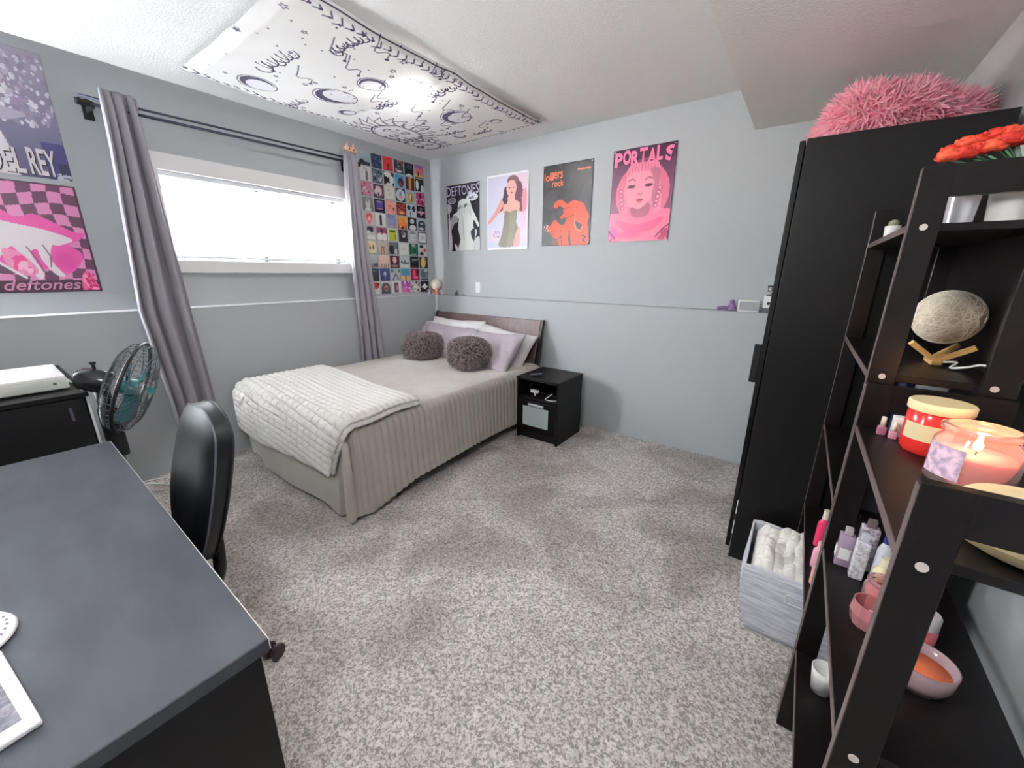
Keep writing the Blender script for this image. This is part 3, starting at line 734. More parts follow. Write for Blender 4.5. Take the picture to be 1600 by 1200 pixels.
PR(2, 0, 'pink and mauve swirls', (206, 130, 154), (190, 140, 160), ('s', 22, (236, 214, 224)), ('s', 16, (140, 66, 96)))
PR(2, 1, 'white and rose swirls with black', (90, 70, 80), (80, 66, 76), ('e', .45, .5, .35, .35, (226, 200, 206)), ('s', 12, (190, 90, 110)), ('s', 8, (60, 50, 60)))
PR(2, 2, 'pale cream with faint green dots', (222, 222, 210), (218, 216, 206), ('e', .4, .7, .06, .06, (120, 150, 120)), ('e', .6, .5, .05, .05, (110, 140, 120)), ('e', .45, .4, .04, .04, (190, 130, 120)))
PR(2, 3, 'dark with a big pale blue disc', (46, 44, 62), (40, 38, 56), ('e', .5, .5, .44, .44, (206, 218, 230)), ('e', .55, .35, .2, .16, (220, 160, 160)), ('e', .5, .6, .1, .2, (120, 150, 180)))
PR(2, 4, 'pale blue with a fair haired head', (160, 190, 206), (190, 200, 200), ('e', .5, .45, .32, .42, (206, 170, 96)), ('e', .52, .5, .16, .22, (240, 214, 190)), ('e', .62, .4, .06, .3, (120, 84, 60)))
PR(2, 5, 'magenta with dark dancing figures', (206, 66, 130), (190, 70, 120), ('e', .5, .7, .14, .24, (60, 30, 60)), ('r', .25, .05, .35, .4, (90, 30, 70)), ('r', .6, .05, .7, .4, (90, 30, 70)), ('s', 6, (250, 190, 220)))
PR(3, 0, 'grey photo of a pale figure', (140, 144, 140), (110, 114, 112), ('e', .5, .5, .2, .4, (206, 208, 202)), ('e', .5, .1, .3, .1, (230, 230, 226)), ('e', .5, .75, .08, .1, (90, 92, 92)))
PR(3, 1, 'navy with a violet rectangle', (38, 32, 62), (34, 26, 52), ('r', .2, .25, .8, .75, (90, 70, 160)), ('r', .2, .25, .8, .33, (236, 140, 170)), ('e', .5, .8, .3, .06, (150, 160, 190)))
PR(3, 2, 'salmon with a red brush mark', (238, 166, 152), (232, 150, 142), ('e', .4, .6, .2, .06, (226, 90, 90)), ('e', .75, .4, .1, .14, (150, 50, 60)), ('s', 6, (250, 200, 190)))
PR(3, 3, 'red with black diagonal stripes', (196, 66, 52), (206, 84, 60), ('l', .1, .7, .95, .35, (40, 20, 30)), ('l', .1, .95, .9, .65, (70, 24, 30)), ('e', .5, .2, .2, .14, (236, 170, 120)), ('b', (46, 20, 28)))
PR(3, 4, 'white and blue with dark figures', (200, 214, 224), (216, 222, 228), ('e', .25, .7, .18, .2, (40, 52, 70)), ('e', .75, .65, .18, .24, (34, 44, 60)), ('r', .35, .05, .42, .4, (60, 80, 110)), ('r', .6, .05, .66, .4, (60, 80, 110)))
PR(3, 5, 'black with a pale pink cross', (34, 22, 36), (28, 18, 30), ('e', .5, .48, .4, .08, (236, 190, 206)), ('e', .5, .4, .14, .2, (226, 150, 176)), ('e', .5, .75, .14, .06, (150, 130, 150)))
PR(4, 0, 'pink heart shaped face on beige', (214, 196, 192), (208, 190, 186), ('e', .5, .62, .3, .3, (206, 96, 104)), ('p', .22, .55, .78, .55, .5, .08, (226, 110, 120)), ('e', .5, .5, .14, .14, (250, 190, 180)))
PR(4, 1, 'white with a narrow black figure', (230, 228, 226), (224, 222, 220), ('e', .5, .75, .12, .14, (60, 60, 62)), ('r', .4, .1, .6, .7, (50, 46, 60)))
PR(4, 2, 'lavender blue haze', (128, 132, 176), (160, 150, 190), ('e', .4, .5, .4, .2, (150, 156, 200)), ('s', 8, (214, 180, 190)))
PR(4, 3, 'orange and gold sunset', (236, 180, 84), (200, 92, 48), ('e', .5, .5, .4, .25, (240, 140, 60)), ('e', .5, .12, .12, .14, (60, 36, 44)), ('s', 8, (250, 220, 140)))
PR(4, 4, 'black with a white faced figure', (30, 30, 36), (26, 26, 30), ('e', .5, .7, .22, .2, (214, 214, 216)), ('e', .55, .2, .36, .22, (226, 226, 228)), ('e', .42, .72, .06, .05, k_))
PR(4, 5, 'dark grey dome on pale blue', (176, 200, 208), (170, 190, 200), ('e', .5, .5, .42, .36, (58, 54, 72)), ('r', .1, 0, .9, .5, (58, 54, 72)), ('e', .5, .6, .14, .1, (200, 200, 210)), ('e', .45, .2, .26, .12, (210, 190, 210)))
PR(5, 0, 'pale grey with a black cat head', (170, 176, 180), (220, 218, 216), ('e', .5, .75, .3, .25, (60, 56, 64)), ('e', .35, .55, .2, .12, (220, 218, 216)), ('e', .5, .15, .4, .2, (230, 230, 226)))
PR(5, 1, 'mauve with two white mounds', (168, 92, 126), (150, 84, 112), ('e', .28, .28, .28, .3, (238, 234, 238)), ('e', .74, .28, .26, .3, (238, 234, 238)), ('e', .5, .75, .12, .14, (90, 40, 66)))
PR(5, 2, 'acid yellow block on white', (226, 226, 218), (222, 222, 214), ('r', .14, .04, .86, .92, (196, 206, 52)), ('r', .2, .68, .8, .82, (90, 96, 40)), ('r', .72, .1, .86, .55, (120, 130, 40)))
PR(5, 3, 'charcoal with a white oval face', (58, 50, 58), (48, 42, 50), ('e', .55, .6, .18, .24, (206, 204, 208)), ('e', .45, .7, .16, .2, (110, 104, 110)), ('b', (80, 74, 82)))
PR(5, 4, 'pale pencil sketch of a head', (196, 202, 202), (206, 210, 210), ('e', .5, .5, .3, .38, (226, 228, 228)), ('e', .5, .8, .26, .14, (150, 158, 160)), ('e', .6, .4, .05, .08, (150, 156, 160)))
PR(5, 5, 'white card inside a dark frame', (232, 234, 236), (232, 234, 236), ('b', (70, 66, 76)), ('e', .5, .5, .1, .14, (180, 184, 190)))
PR(6, 0, 'round cream drawing', (206, 208, 206), (206, 206, 202), ('e', .5, .5, .46, .48, (236, 222, 180)), ('e', .35, .45, .1, .12, (150, 96, 70)), ('e', .65, .5, .1, .2, (110, 130, 90)), ('e', .3, .7, .1, .06, (230, 170, 80)))
PR(6, 1, 'beige with thin brown stems', (206, 194, 184), (204, 180, 166), ('l', .3, .05, .4, .6, (170, 120, 90)), ('l', .6, .05, .55, .5, (160, 110, 90)), ('e', .5, .55, .16, .05, (120, 100, 84)))
PR(6, 2, 'grey photo of a dark coated pair', (130, 134, 140), (96, 98, 106), ('e', .3, .4, .22, .36, (36, 36, 42)), ('e', .72, .2, .14, .3, (214, 216, 220)), ('r', .88, .4, .96, 1, (60, 60, 66)))
PR(6, 3, 'plain white with a tiny grey mark', (230, 230, 228), (228, 228, 226), ('e', .4, .5, .12, .04, (150, 150, 156)), ('e', .62, .5, .1, .04, (150, 150, 156)))
PR(6, 4, 'deep green with a white collar', (24, 104, 72), (20, 90, 60), ('e', .5, .85, .2, .14, (190, 206, 200)), ('s', 8, (90, 160, 130)), ('r', .25, .08, .8, .14, (170, 190, 180)))
PR(6, 5, 'pale with black and red blots', (210, 214, 216), (214, 204, 204), ('e', .35, .8, .22, .14, (36, 36, 44)), ('e', .7, .5, .18, .16, (206, 80, 84)), ('e', .35, .2, .22, .16, (38, 34, 42)))
PR(7, 0, 'pale misty grey landscape', (206, 214, 218), (150, 156, 160), ('r', 0, 0, 1, .14, (130, 132, 134)), ('e', .8, .2, .3, .1, (86, 92, 100)))
PR(7, 1, 'peach with a row of dark legs', (236, 204, 190), (230, 190, 172), ('r', .22, .02, .28, .34, (84, 60, 60)), ('r', .42, .02, .48, .34, (84, 60, 60)), ('r', .62, .02, .68, .3, (84, 60, 60)), ('r', .84, .02, .9, .34, (84, 60, 60)))
PR(7, 2, 'maroon with a pink oval face', (84, 36, 52), (74, 30, 46), ('e', .5, .64, .2, .26, (238, 180, 184)), ('e', .5, .2, .4, .08, (170, 140, 150)))
PR(7, 3, 'grey and white mountain sketch', (196, 204, 204), (222, 224, 224), ('p', .2, .3, .8, .3, .5, .75, (110, 122, 120)), ('p', .05, .4, .35, .4, .2, .7, (80, 84, 90)), ('p', .6, .3, .98, .3, .85, .6, (120, 120, 124)))
PR(7, 4, 'black with a pale grey streak', (28, 32, 42), (24, 26, 36), ('e', .6, .7, .4, .05, (150, 160, 164)), ('e', .3, .55, .3, .05, (80, 92, 100)), ('r', .2, .03, .7, .08, (130, 30, 60)))
PR(7, 5, 'yellow figure on black', (54, 46, 46), (40, 32, 36), ('e', .45, .45, .28, .4, (224, 190, 100)), ('e', .45, .85, .2, .12, (190, 180, 150)), ('e', .85, .25, .16, .16, (24, 22, 26)), ('r', .7, .5, .8, .9, (210, 170, 70)))
PR(8, 0, 'dark slate teal', (60, 76, 90), (40, 54, 66), ('e', .4, .8, .4, .06, (96, 112, 122)))
PR(8, 1, 'indigo with a small white glow', (74, 84, 138), (52, 60, 100), ('e', .5, .55, .16, .2, (150, 160, 206)), ('e', .5, .58, .08, .12, (230, 234, 246)), ('l', .5, .45, .5, .15, (110, 120, 170)))
PR(8, 2, 'pale grey with a folded triangle', (176, 190, 192), (206, 206, 208), ('p', .1, .05, .9, .15, .5, .7, (110, 102, 126)), ('p', .3, .1, .7, .15, .5, .5, (206, 196, 212)), ('e', .15, .8, .16, .14, (90, 110, 116)), ('e', .88, .8, .1, .12, (70, 110, 124)))
PR(8, 3, 'turquoise sky over orange sand', (60, 156, 200), (236, 180, 110), ('r', 0, 0, 1, .42, (234, 184, 116)), ('e', .5, .75, .1, .06, (236, 240, 240)), ('r', .47, .0, .55, .6, (60, 50, 60)), ('r', 0, .42, 1, .8, (74, 160, 196)))
PR(8, 4, 'crimson with hot pink figures', (150, 20, 60), (160, 30, 76), ('e', .4, .6, .16, .3, (236, 84, 130)), ('e', .55, .25, .3, .1, (240, 110, 150)), ('e', .8, .75, .1, .2, (60, 10, 30)))
PR(8, 5, 'blue grey clouds', (96, 120, 132), (150, 164, 170), ('e', .4, .5, .3, .24, (84, 112, 120)), ('e', .7, .85, .2, .1, (206, 210, 214)), ('e', .5, .1, .4, .08, (50, 66, 84)))
PR(9, 0, 'white with a red spot', (222, 206, 204), (224, 222, 222), ('e', .6, .7, .3, .26, (196, 74, 66)), ('e', .8, .8, .12, .1, (90, 40, 40)))
PR(9, 1, 'grey arch around a pink face', (206, 206, 208), (190, 190, 192), ('e', .5, .5, .42, .42, (88, 90, 96)), ('r', .08, 0, .92, .5, (88, 90, 96)), ('e', .5, .5, .2, .22, (196, 120, 134)), ('e', .5, .45, .1, .06, (120, 40, 60)))
PR(9, 2, 'white with a narrow plum portrait', (232, 228, 232), (230, 228, 230), ('r', .3, .12, .72, .88, (104, 60, 84)), ('e', .55, .5, .1, .25, (190, 130, 150)))
PR(9, 3, 'violet and magenta flowers', (150, 60, 176), (226, 150, 190), ('e', .3, .3, .2, .2, (230, 110, 170)), ('e', .6, .6, .2, .2, (206, 70, 170)), ('e', .65, .15, .14, .12, (206, 40, 90)), ('s', 8, (246, 226, 240)))
PR(9, 4, 'black and white leaf pattern', (210, 212, 206), (206, 208, 202), ('s', 30, (36, 38, 42)), ('e', .5, .5, .4, .12, (226, 226, 220)))
PR(9, 5, 'black with a white star burst', (28, 22, 40), (22, 16, 32), ('e', .5, .48, .4, .1, (220, 220, 226)), ('e', .5, .5, .16, .26, (236, 236, 238)))
rows_w = ['top', 'second', 'third', 'fourth', 'fifth', 'sixth', 'seventh', 'eighth', 'ninth', 'bottom']
NS = 18
for (r, c), (look, top, bot, sh) in sorted(G.items()):
    a = Art(NS, NS + 1, top); a.grad(bot, top)
    for q in sh:
        if q[0] == 'e': a.ell(q[1], q[2], q[3], q[4], q[5])
        elif q[0] == 'r': a.rect(q[1], q[2], q[3], q[4], q[5])
        elif q[0] == 'p': a.poly([(q[1], q[2]), (q[3], q[4]), (q[5], q[6])], q[7], False)
        elif q[0] == 'l': a.line([(q[1], q[2]), (q[3], q[4])], .05, q[5])
        elif q[0] == 's': a.speck(q[1], 0, 0, 1, 1, [q[2]], (.03, .08), r * 7 + c)
        elif q[0] == 'b': a.rect(0, 0, .1, 1, q[1]); a.rect(.9, 0, 1, 1, q[1]); a.rect(0, 0, 1, .1, q[1]); a.rect(0, .9, 1, 1, q[1])
    y0 = 2.358 + c * .1285; z0 = 2.395 - (r + 1) * .1275 + .006
    rr = random.Random(r * 10 + c); tl = rr.uniform(-.0015, .0015)
    o = canvas('wall_print', a, (XU + .001, y0 + rr.uniform(0, .003), z0 + tl), (0, .115, tl), (0, -tl, .118), m_print, off=lambda u, v: .0008 + .002 * u * v)
    tag(o, 'small square print, ' + look + ', in the %s row' % rows_w[r], 'print', 'small prints on the window wall')

# ------------------------------------------------------------------ curtain rods, curtains
rod = thing('curtain_rod', 'dark double curtain rod with end caps above the window', 'curtain rod', (XU, 1.45, 2.2))
MB().tube([(-3.33, .60, 2.247), (-3.33, 2.24, 2.272)], .0065, 12).build('inner_rod', m_rod, rod, smooth=True)
MB().tube([(-3.285, .60, 2.203), (-3.285, 2.24, 2.229)], .008, 12).build('outer_rod', m_rod, rod, smooth=True)
for yy, zz in ((.605, 2.205), (2.24, 2.229)):
    MB().lathe([(0, -.03), (.016, -.028), (.018, -.01), (.013, 0), (.018, .01), (.016, .028), (0, .03)], n=20, M=Matrix.Translation((-3.285, yy, zz)) @ Matrix.Rotation(PI / 2, 4, 'X')).build('finial', m_blackm, rod, smooth=True)
    MB().box(XU, -3.28, yy + (.03 if yy < 1 else -.045), yy + (.045 if yy < 1 else -.03), zz - .02, zz + .012, bev=.003).box(XU, XU + .006, yy + (.015 if yy < 1 else -.06), yy + (.06 if yy < 1 else -.015), zz - .05, zz + .045, bev=.002).build('bracket', m_blackm, rod)
def curtain(prof, folds, label, seed, zt, zb, warp=None):
    """prof: (z, y0, y1) from top to bottom"""
    zs = [p[0] for p in prof]
    def fn(u, v):
        z = zt + (zb - zt) * v
        y0 = np.interp(-z, [-q for q in zs], [p[1] for p in prof]); y1 = np.interp(-z, [-q for q in zs], [p[2] for p in prof])
        ph = 2 * PI * folds * (u + .02 * math.sin(3 * v + seed))
        if warp: ph = 2 * PI * float(np.interp(u + .012 * math.sin(3 * v), warp[0], warp[1]))
        amp = .030 + .012 * math.sin(2.2 * v + seed)
        pinch = min(1, v * 14 + .35)
        x = -3.262 + amp * pinch * math.cos(ph) + .010 * math.sin(ph * .5 + 2 * v + seed)
        y = y0 + (y1 - y0) * u + .010 * math.sin(2 * ph + 1.0) * (1 if 0 < u < 1 else 0)
        return (max(x, -3.308), y, z)
    t = thing('curtain', label, 'curtain', (-3.26, (prof[0][1] + prof[0][2]) / 2, zb), 'grey curtains at the window')
    o = MB().grid(fn, 110, 60).build('curtain_panel', m_curtain, t, smooth=True, solid=.003)
    hm = MB().grid(lambda u, v: tuple(Vector(fn(u, 1 - .02 * v - .001)) + Vector((.003, 0, 0))), 110, 2).build('bottom_hem', m_curtain, t, smooth=True, solid=.003)
    return t
ct = curtain([(2.29, .675, .825), (2.0, .665, .835), (1.1, .612, .875), (.5, .655, .90), (.32, .66, .90)], 3.6, 'grey curtain hanging left of the window, behind the desk chair', .4, 2.285, .32, ([0, .10, .22, .33, .45, .72, .82, .90, 1], [0, .5, 1.0, 1.5, 2.0, 2.42, 2.9, 3.3, 3.6]))
cr_ = curtain([(2.34, 2.118, 2.222), (2.0, 2.10, 2.232), (1.45, 2.085, 2.268), (1.1, 2.09, 2.305), (.5, 2.085, 2.35), (.3, 2.085, 2.36)], 3.6, 'grey curtain hanging right of the window, reaching down behind the bed', 1.7, 2.30, .32)
cl = thing('hair_clip', 'small peach clip perched on top of the right curtain', 'clip', (-3.27, 2.175, 2.305))
rounded('clip_body', -3.29, -3.245, 2.125, 2.225, 2.30, 2.335, mat('peach_plastic', rgb(240, 190, 160), 0.5), cl, r=.012)
for yy in (2.145, 2.200): MB().tube([(-3.266, yy, 2.32), (-3.262, yy + .004, 2.35), (-3.266, yy + .012, 2.375)], [.011, .009, .003], 10).build('clip_ear', mat('peach_plastic_b', rgb(240, 196, 168), 0.5), cl, smooth=True)
for yy in (2.155, 2.195): MB().ball((-3.242, yy, 2.318), .006, 10).build('clip_eye', m_black, cl, smooth=True)

# ------------------------------------------------------------------ bed
BX0, BX1, BY0, BY1, BZ = -3.235, -1.815, 1.03, 2.96, .545
bed = thing('bed', 'low double bed with a dark red-brown slanted headboard against the back wall', 'bed', (-2.56, 2.0, 0))
HB = lambda x, z0, z1, t=.022: [(x, 3.045 - (.91 - z0) * .26 - 0, z0), (x, 3.045 - (.91 - z1) * .26, z1), (x, 3.045 - (.91 - z1) * .26 + t, z1), (x, 3.045 - (.91 - z0) * .26 + t, z0)]
m_hb = mat('red_brown_veneer', rgb(96, 74, 76), 0.3, spec=0.6, var=(18, rgb(124, 100, 102), 0.8, (9, 1, 1)))
MB().prism(HB(-3.225, .36, .925), (1.335, 0, 0), bev=.003).build('headboard', m_hb, bed)
MB().prism(HB(-3.25, .02, .93, .035), (.024, 0, 0), bev=.002).build('headboard_end', m_black, bed)
MB().prism(HB(-1.888, .02, .93, .035), (.024, 0, 0), bev=.002).build('headboard_end', m_black, bed)
MB().box(-3.2, -1.86, 1.12, 1.15, .14, .36, bev=.004).box(-3.2, -3.17, 1.12, 2.78, .14, .36, bev=.004).box(-1.89, -1.86, 1.12, 2.78, .14, .36, bev=.004).box(-3.17, -1.89, 1.15, 2.78, .24, .26).build('bed_frame', m_dark, bed)
for lx in (-3.17, -1.92):
    for ly in (1.14, 2.7): MB().box(lx - .03, lx + .03, ly, ly + .06, 0, .16, bev=.004).build('leg', m_dark, bed)
rounded('mattress', -3.18, -1.875, 1.11, 2.86, .26, .51, m_whitepaper, bed, r=.04)

# bedspread: one cloth, flat on top, hanging on three sides
IX0, IX1, IY0, IY1 = BX0 + .07, BX1 - .065, BY0 + .07, 2.93
rr_ = .065
def outl(u):
    """inner outline point, outward normal, side tag (0 right, 1 foot, 2 left)"""
    LR = IY1 - IY0; LF = IX1 - IX0
    segs = [('R', .46), ('c1', .09), ('F', .26), ('c2', .07), ('L', .12)]
    for nme, L in segs:
        if u <= L + 1e-9: t = u / L; break
        u -= L
    if nme == 'R': return Vector((IX1, IY1 - LR * t, 0)), Vector((1, 0, 0)), 0, t
    if nme == 'c1': a = -PI / 2 * t; return Vector((IX1, IY0, 0)), Vector((math.cos(a), math.sin(a), 0)), .5, t
    if nme == 'F': return Vector((IX1 - LF * t, IY0, 0)), Vector((0, -1, 0)), 1, t
    if nme == 'c2': a = -PI / 2 - PI / 2 * t; return Vector((IX0, IY0, 0)), Vector((math.cos(a), math.sin(a), 0)), 1.5, t
    return Vector((IX0, IY0 + LR * t, 0)), Vector((-1, 0, 0)), 2, t
def spread(u, v):
    q, n, side, t = outl(u)
    arc = rr_ * PI / 2
    hem = .035
    if side == 0: hem = .07 + .045 * math.sin(PI * min(1, t * 1.02)) - .05 * max(0, t - .82) / .18
    elif side == .5: hem = .02 + .01 * math.sin(PI * t)
    elif side == 1: hem = .022 + .03 * math.sin(PI * t) ** 2 * (1 - t) + .012 * math.sin(9 * t)
    elif side == 1.5: hem = .03 + .12 * math.sin(PI * t)
    else: hem = .12
    drop = BZ - rr_ - hem
    if v < .45:            # skirt, v=0 hem
        d = arc + drop * (1 - v / .45)
    elif v < .6: d = arc * (1 - (v - .45) / .15)
    else: d = -1
    rib = abs(math.sin(PI * q.y / .046)) ** .6
    if d >= 0:
        if d <= arc:
            a = d / rr_; p = q + n * rr_ * math.sin(a); p.z = BZ - rr_ * (1 - math.cos(a)); nn = n * math.sin(a) + Vector((0, 0, math.cos(a)))
        else:
            k = (d - arc); p = q + n * (rr_ + .02 * k / drop); p.z = BZ - rr_ - k; nn = n.copy()
        low = max(0, (d - arc) / drop)
        f = 0
        if side == 0:
            f = .015 * rib * min(1, d / .10) + .012 * math.sin(4 * q.y + 1) * low + .018 * low * max(0, t - .8) / .2
        if side == .5: f = (.010 * abs(math.sin(PI * t * 5)) * (1 - t) + .018 * low * (1 - t * .6) + .012 * math.sin(7 * t + 4 * low))
        if side == 1:
            x_ = (q.x - IX0) / (IX1 - IX0)
            f = .026 * math.sin(5 * x_ + 5 * low) * low + .024 * max(0, math.sin(11 * (x_ * .8 + low * .5))) ** 3 * low + .02 * low * (1 - t)
        if side == 1.5: f = -.02 * low
        if side == 2: f = -.01 * low
        p += nn * f
        if p.x < -3.31: p.x = -3.31
        return tuple(p)
    k = (v - .6) / .4
    cx = -2.53; cy = max(1.75, min(2.93, q.y))
    c = Vector((cx, cy if side in (0, 2) else 1.75, 0)); c.y = 1.75 + (q.y - IY0) / (IY1 - IY0) * (2.93 - 1.75)
    if side in (.5, 1, 1.5): c.y = 1.75
    p = q.lerp(c, k); 
    p.z = BZ + .004 * abs(math.sin(PI * p.y / .046)) + .010 * math.sin(2.3 * p.x + 1) * math.sin(2 * p.y) * min(1, k * 4) + .006 * math.sin(9 * p.x + 3 * p.y) * min(1, k * 3) * .5
    p.z = min(p.z, BZ + .014)
    return tuple(p)
us = sorted(set([i / 520 for i in range(521)]))
sp = MB(); sp.grid(spread, 520, 64)
bmesh.ops.remove_doubles(sp.bm, verts=sp.bm.verts, dist=.0004)
o = sp.build('bedspread', m_spread, None, smooth=True)
bedspread = tag(o, 'taupe ribbed bedspread hanging over the sides and foot of the bed', 'bedspread')
# rolled fold at the foot corner
def fold(u, v):
    z = .485 - .455 * v
    a = 2 * PI * u
    w1 = .018 + .030 * v + .01 * math.sin(6 * v); w2 = .016 + .012 * v
    cx = -1.812 + .018 * math.sin(3 * v) + .028 * v; cy = 1.012 - .012 * math.sin(PI * v) - .022 * v
    end = min(1, (1 - v) * 10 + .25) * min(1, v * 12 + .3)
    return (cx + w1 * end * math.cos(a) * .8 + w2 * math.sin(a) * .4, cy + w2 * end * math.sin(a) - w1 * .35 * math.cos(a), z)
MB().grid(fold, 28, 40, closeu=True).build('corner_fold', m_spread, bedspread, smooth=True)

# throw blanket over the foot end
def throw(u, v, lift=0.0, short=0.0):
    """u across the bed (left to right), v from the far edge over the foot"""
    yf = 1.655 - .125 * u
    edge_y = BY0 - .018
    drop = .245 + .015 * math.sin(5 * u)
    L1 = yf - (edge_y + .07); La = .07 * PI / 2
    s = v * (L1 + La + drop)
    rib_s = s
    xl, xr = -3.185, -1.825
    xr2 = xr - .10 * max(0, (s - L1 - La) / drop) - .012 * math.sin(9 * v)
    xl2 = xl + .06 * max(0, (s - L1 - La) / drop) + .01 * math.sin(7 * v)
    x = xl2 + (xr2 - xl2) * u
    n = Vector((0, 0, 1))
    if s < L1: p = Vector((x, yf - s, BZ + .022))
    elif s < L1 + La:
        a = (s - L1) / .07; p = Vector((x, edge_y + .07 - .07 * math.sin(a), BZ + .022 - .07 * (1 - math.cos(a)))); n = Vector((0, -math.sin(a), math.cos(a)))
    else:
        k = s - L1 - La; p = Vector((x, edge_y - .02 * k / drop, BZ + .022 - .07 - k)); n = Vector((0, -1, 0))
    bead = 1 - .35 * (abs(math.sin(PI * x / .07 + .8 * math.sin(20 * s))) < .28) * (1 if s > L1 * .7 else .4)
    rib = abs(math.sin(PI * rib_s / .040)) ** .7
    e = min(1, min(u, 1 - u) * 30, min(v, 1 - v) * 30)
    if lift >= 0: p += n * ((.012 if s < L1 else .017) * rib * bead * (.4 + .6 * e) + .006 * math.sin(6 * x) + lift)
    # sides droop over the bed's edges
    side = max(0, x - (BX1 - .05)) * .35 + max(0, (BX0 + .10) - x) * .8
    p.z -= side
    return tuple(p)
tb = thing('throw_blanket', 'cream ribbed plush throw folded over the foot of the bed', 'blanket', (-2.52, 1.3, BZ))
MB().grid(lambda u, v: throw(u, v, .016), 260, 190).build('top_layer', m_throw, tb, smooth=True, solid=.016)
MB().grid(lambda u, v: tuple(Vector(throw(.012 + u * .996, .012 + v * .972, 0)) + Vector((.008 * u, 0, -.002))), 200, 150).build('under_layer', m_throw, tb, smooth=True, solid=.012)

# pillows
def pillow_fn(w, h, t, M, seed=0, pinch=1.0):
    R = random.Random(seed); ph = [R.uniform(0, 6) for _ in range(6)]
    def surf(sgn):
        def fn(u, v):
            a, b = 2 * u - 1, 2 * v - 1
            prof = max(0, (1 - abs(a) ** 2.6)) ** .55 * max(0, (1 - abs(b) ** 2.6)) ** .55
            ex = 1 - .07 * (1 - abs(b) ** 1.5) * pinch * abs(a) ** 4; ey = 1 - .09 * (1 - abs(a) ** 1.5) * pinch * abs(b) ** 4
            z = sgn * t * prof * (1 + .10 * math.sin(4 * a + ph[0]) * math.sin(3 * b + ph[1])) + .012 * math.sin(5 * a + ph[2]) * (abs(a) * abs(b)) ** .5
            z += sgn * .006 * math.sin(13 * a + 6 * b + ph[3]) * prof
            return tuple(M @ Vector((a * w / 2 * ex, b * h / 2 * ey, z)))
        return fn
    return surf
def pillow(name, label, cat, w, h, t, loc, rot, material, seed, group, hemmat=None):
    M = Matrix.Translation(loc) @ Euler(rot, 'XYZ').to_matrix().to_4x4()
    s = pillow_fn(w, h, t, M, seed)
    b = MB(); b.grid(s(1), 46, 34); b.grid(lambda u, v: s(-1)(1 - u, v), 46, 34)
    bmesh.ops.remove_doubles(b.bm, verts=b.bm.verts, dist=.0008)
    bmesh.ops.recalc_face_normals(b.bm, faces=b.bm.faces)
    zmin = min(v.co.z for v in b.bm.verts)
    o = b.build(name, material, None, smooth=True, loc=(loc[0], loc[1], zmin))
    tag(o, label, cat, group)
    if hemmat:
        pts = [tuple(Vector(s(1)(u, .985)) ) for u in [i / 40 for i in range(41)]]
        MB().tube(pts, .009, 8).build('white_hem', hemmat, o, smooth=True)
    return o
T = math.radians
pillow('pillow', 'white pillow at the left, tucked behind the lilac pillow', 'pillow', .70, .44, .060, (-2.84, 2.872, .690), (T(60), 0, T(2)), m_pillow_in, 11, 'pillows on the bed')
pillow('pillow', 'white pillow at the right, sticking out beside the nightstand end', 'pillow', .70, .44, .060, (-2.225, 2.855, .648), (T(55), T(6), T(-3)), m_pillow_in, 12, 'pillows on the bed')
pillow('pillow', 'lilac grey pillow on the window side of the bed', 'pillow', .70, .44, .070, (-2.86, 2.745, .660), (T(48), T(3), T(5)), m_pillow, 13, 'pillows on the bed', m_pillow_in)
pillow('pillow', 'lilac grey pillow on the nightstand side of the bed', 'pillow', .70, .42, .075, (-2.235, 2.705, .655), (T(46), T(-2), T(-6)), m_pillow, 14, 'pillows on the bed')

# shaggy cushions
def furry(loc, sx, sy, sz, label, seed, rz):
    b = MB(); r = bmesh.ops.create_cube(b.bm, size=1.0)
    bmesh.ops.subdivide_edges(b.bm, edges=b.bm.edges[:], cuts=7, use_grid_fill=True)
    M = Matrix.Rotation(rz, 3, 'Z')
    for v in b.bm.verts:
        c = v.co * 2; s_ = c.normalized() * .92
        k = c.lerp(s_, .68)
        v.co = M @ Vector((k.x * sx / 2, k.y * sy / 2, k.z * sz / 2)) + Vector(loc)
    o = b.build('shaggy_cushion', m_furbase, None, smooth=True, sub=1, loc=(loc[0], loc[1], loc[2] - sz / 2))
    tag(o, label, 'cushion', 'shaggy cushions')
    fur('shag', surf_pts(o, 6500, seed), m_fur, o, .034, .0038, seed)
    return o
furry((-2.87, 2.50, .668), .345, .33, .235, 'shaggy grey mauve cushion nearer the window', 21, .3)
furry((-2.255, 2.475, .675), .335, .33, .255, 'shaggy grey mauve cushion nearer the nightstand', 22, -.25)

# ------------------------------------------------------------------ nightstand
NX0, NX1, NY0, NY1, NH = -1.785, -1.395, 2.54, 2.945, .53
ns = thing('nightstand', 'small black nightstand with a frosted glass drawer front', 'nightstand', ((NX0 + NX1) / 2, (NY0 + NY1) / 2, 0))
MB().box(NX0 - .004, NX1 + .004, NY0 - .006, NY1, NH - .018, NH, bev=.0015).build('top', m_dark, ns)
MB().box(NX0, NX0 + .018, NY0, NY1, 0, NH - .018, bev=.001).build('side_panel', m_dark, ns)
MB().box(NX1 - .018, NX1, NY0, NY1, 0, NH - .018, bev=.001).build('side_panel', m_dark, ns)
MB().box(NX0 + .018, NX1 - .018, NY1 - .012, NY1, .04, NH - .018).build('back_panel', m_black, ns)
MB().box(NX0 + .018, NX1 - .018, NY0 + .004, NY1 - .012, .345, .363, bev=.001).build('shelf', m_dark, ns)
MB().box(NX0 + .018, NX1 - .018, NY0 + .03, NY0 + .045, .0, .06).build('plinth', m_black, ns)
dr = MB().box(NX0 + .02, NX1 - .02, NY0 - .002, NY0 + .018, .075, .338, bev=.002).build('drawer', m_dark, ns)
MB().box(NX0 + .062, NX1 - .085, NY0 - .006, NY0 - .0025, .125, .292, bev=.001).build('glass_panel', m_fluidglass, dr)
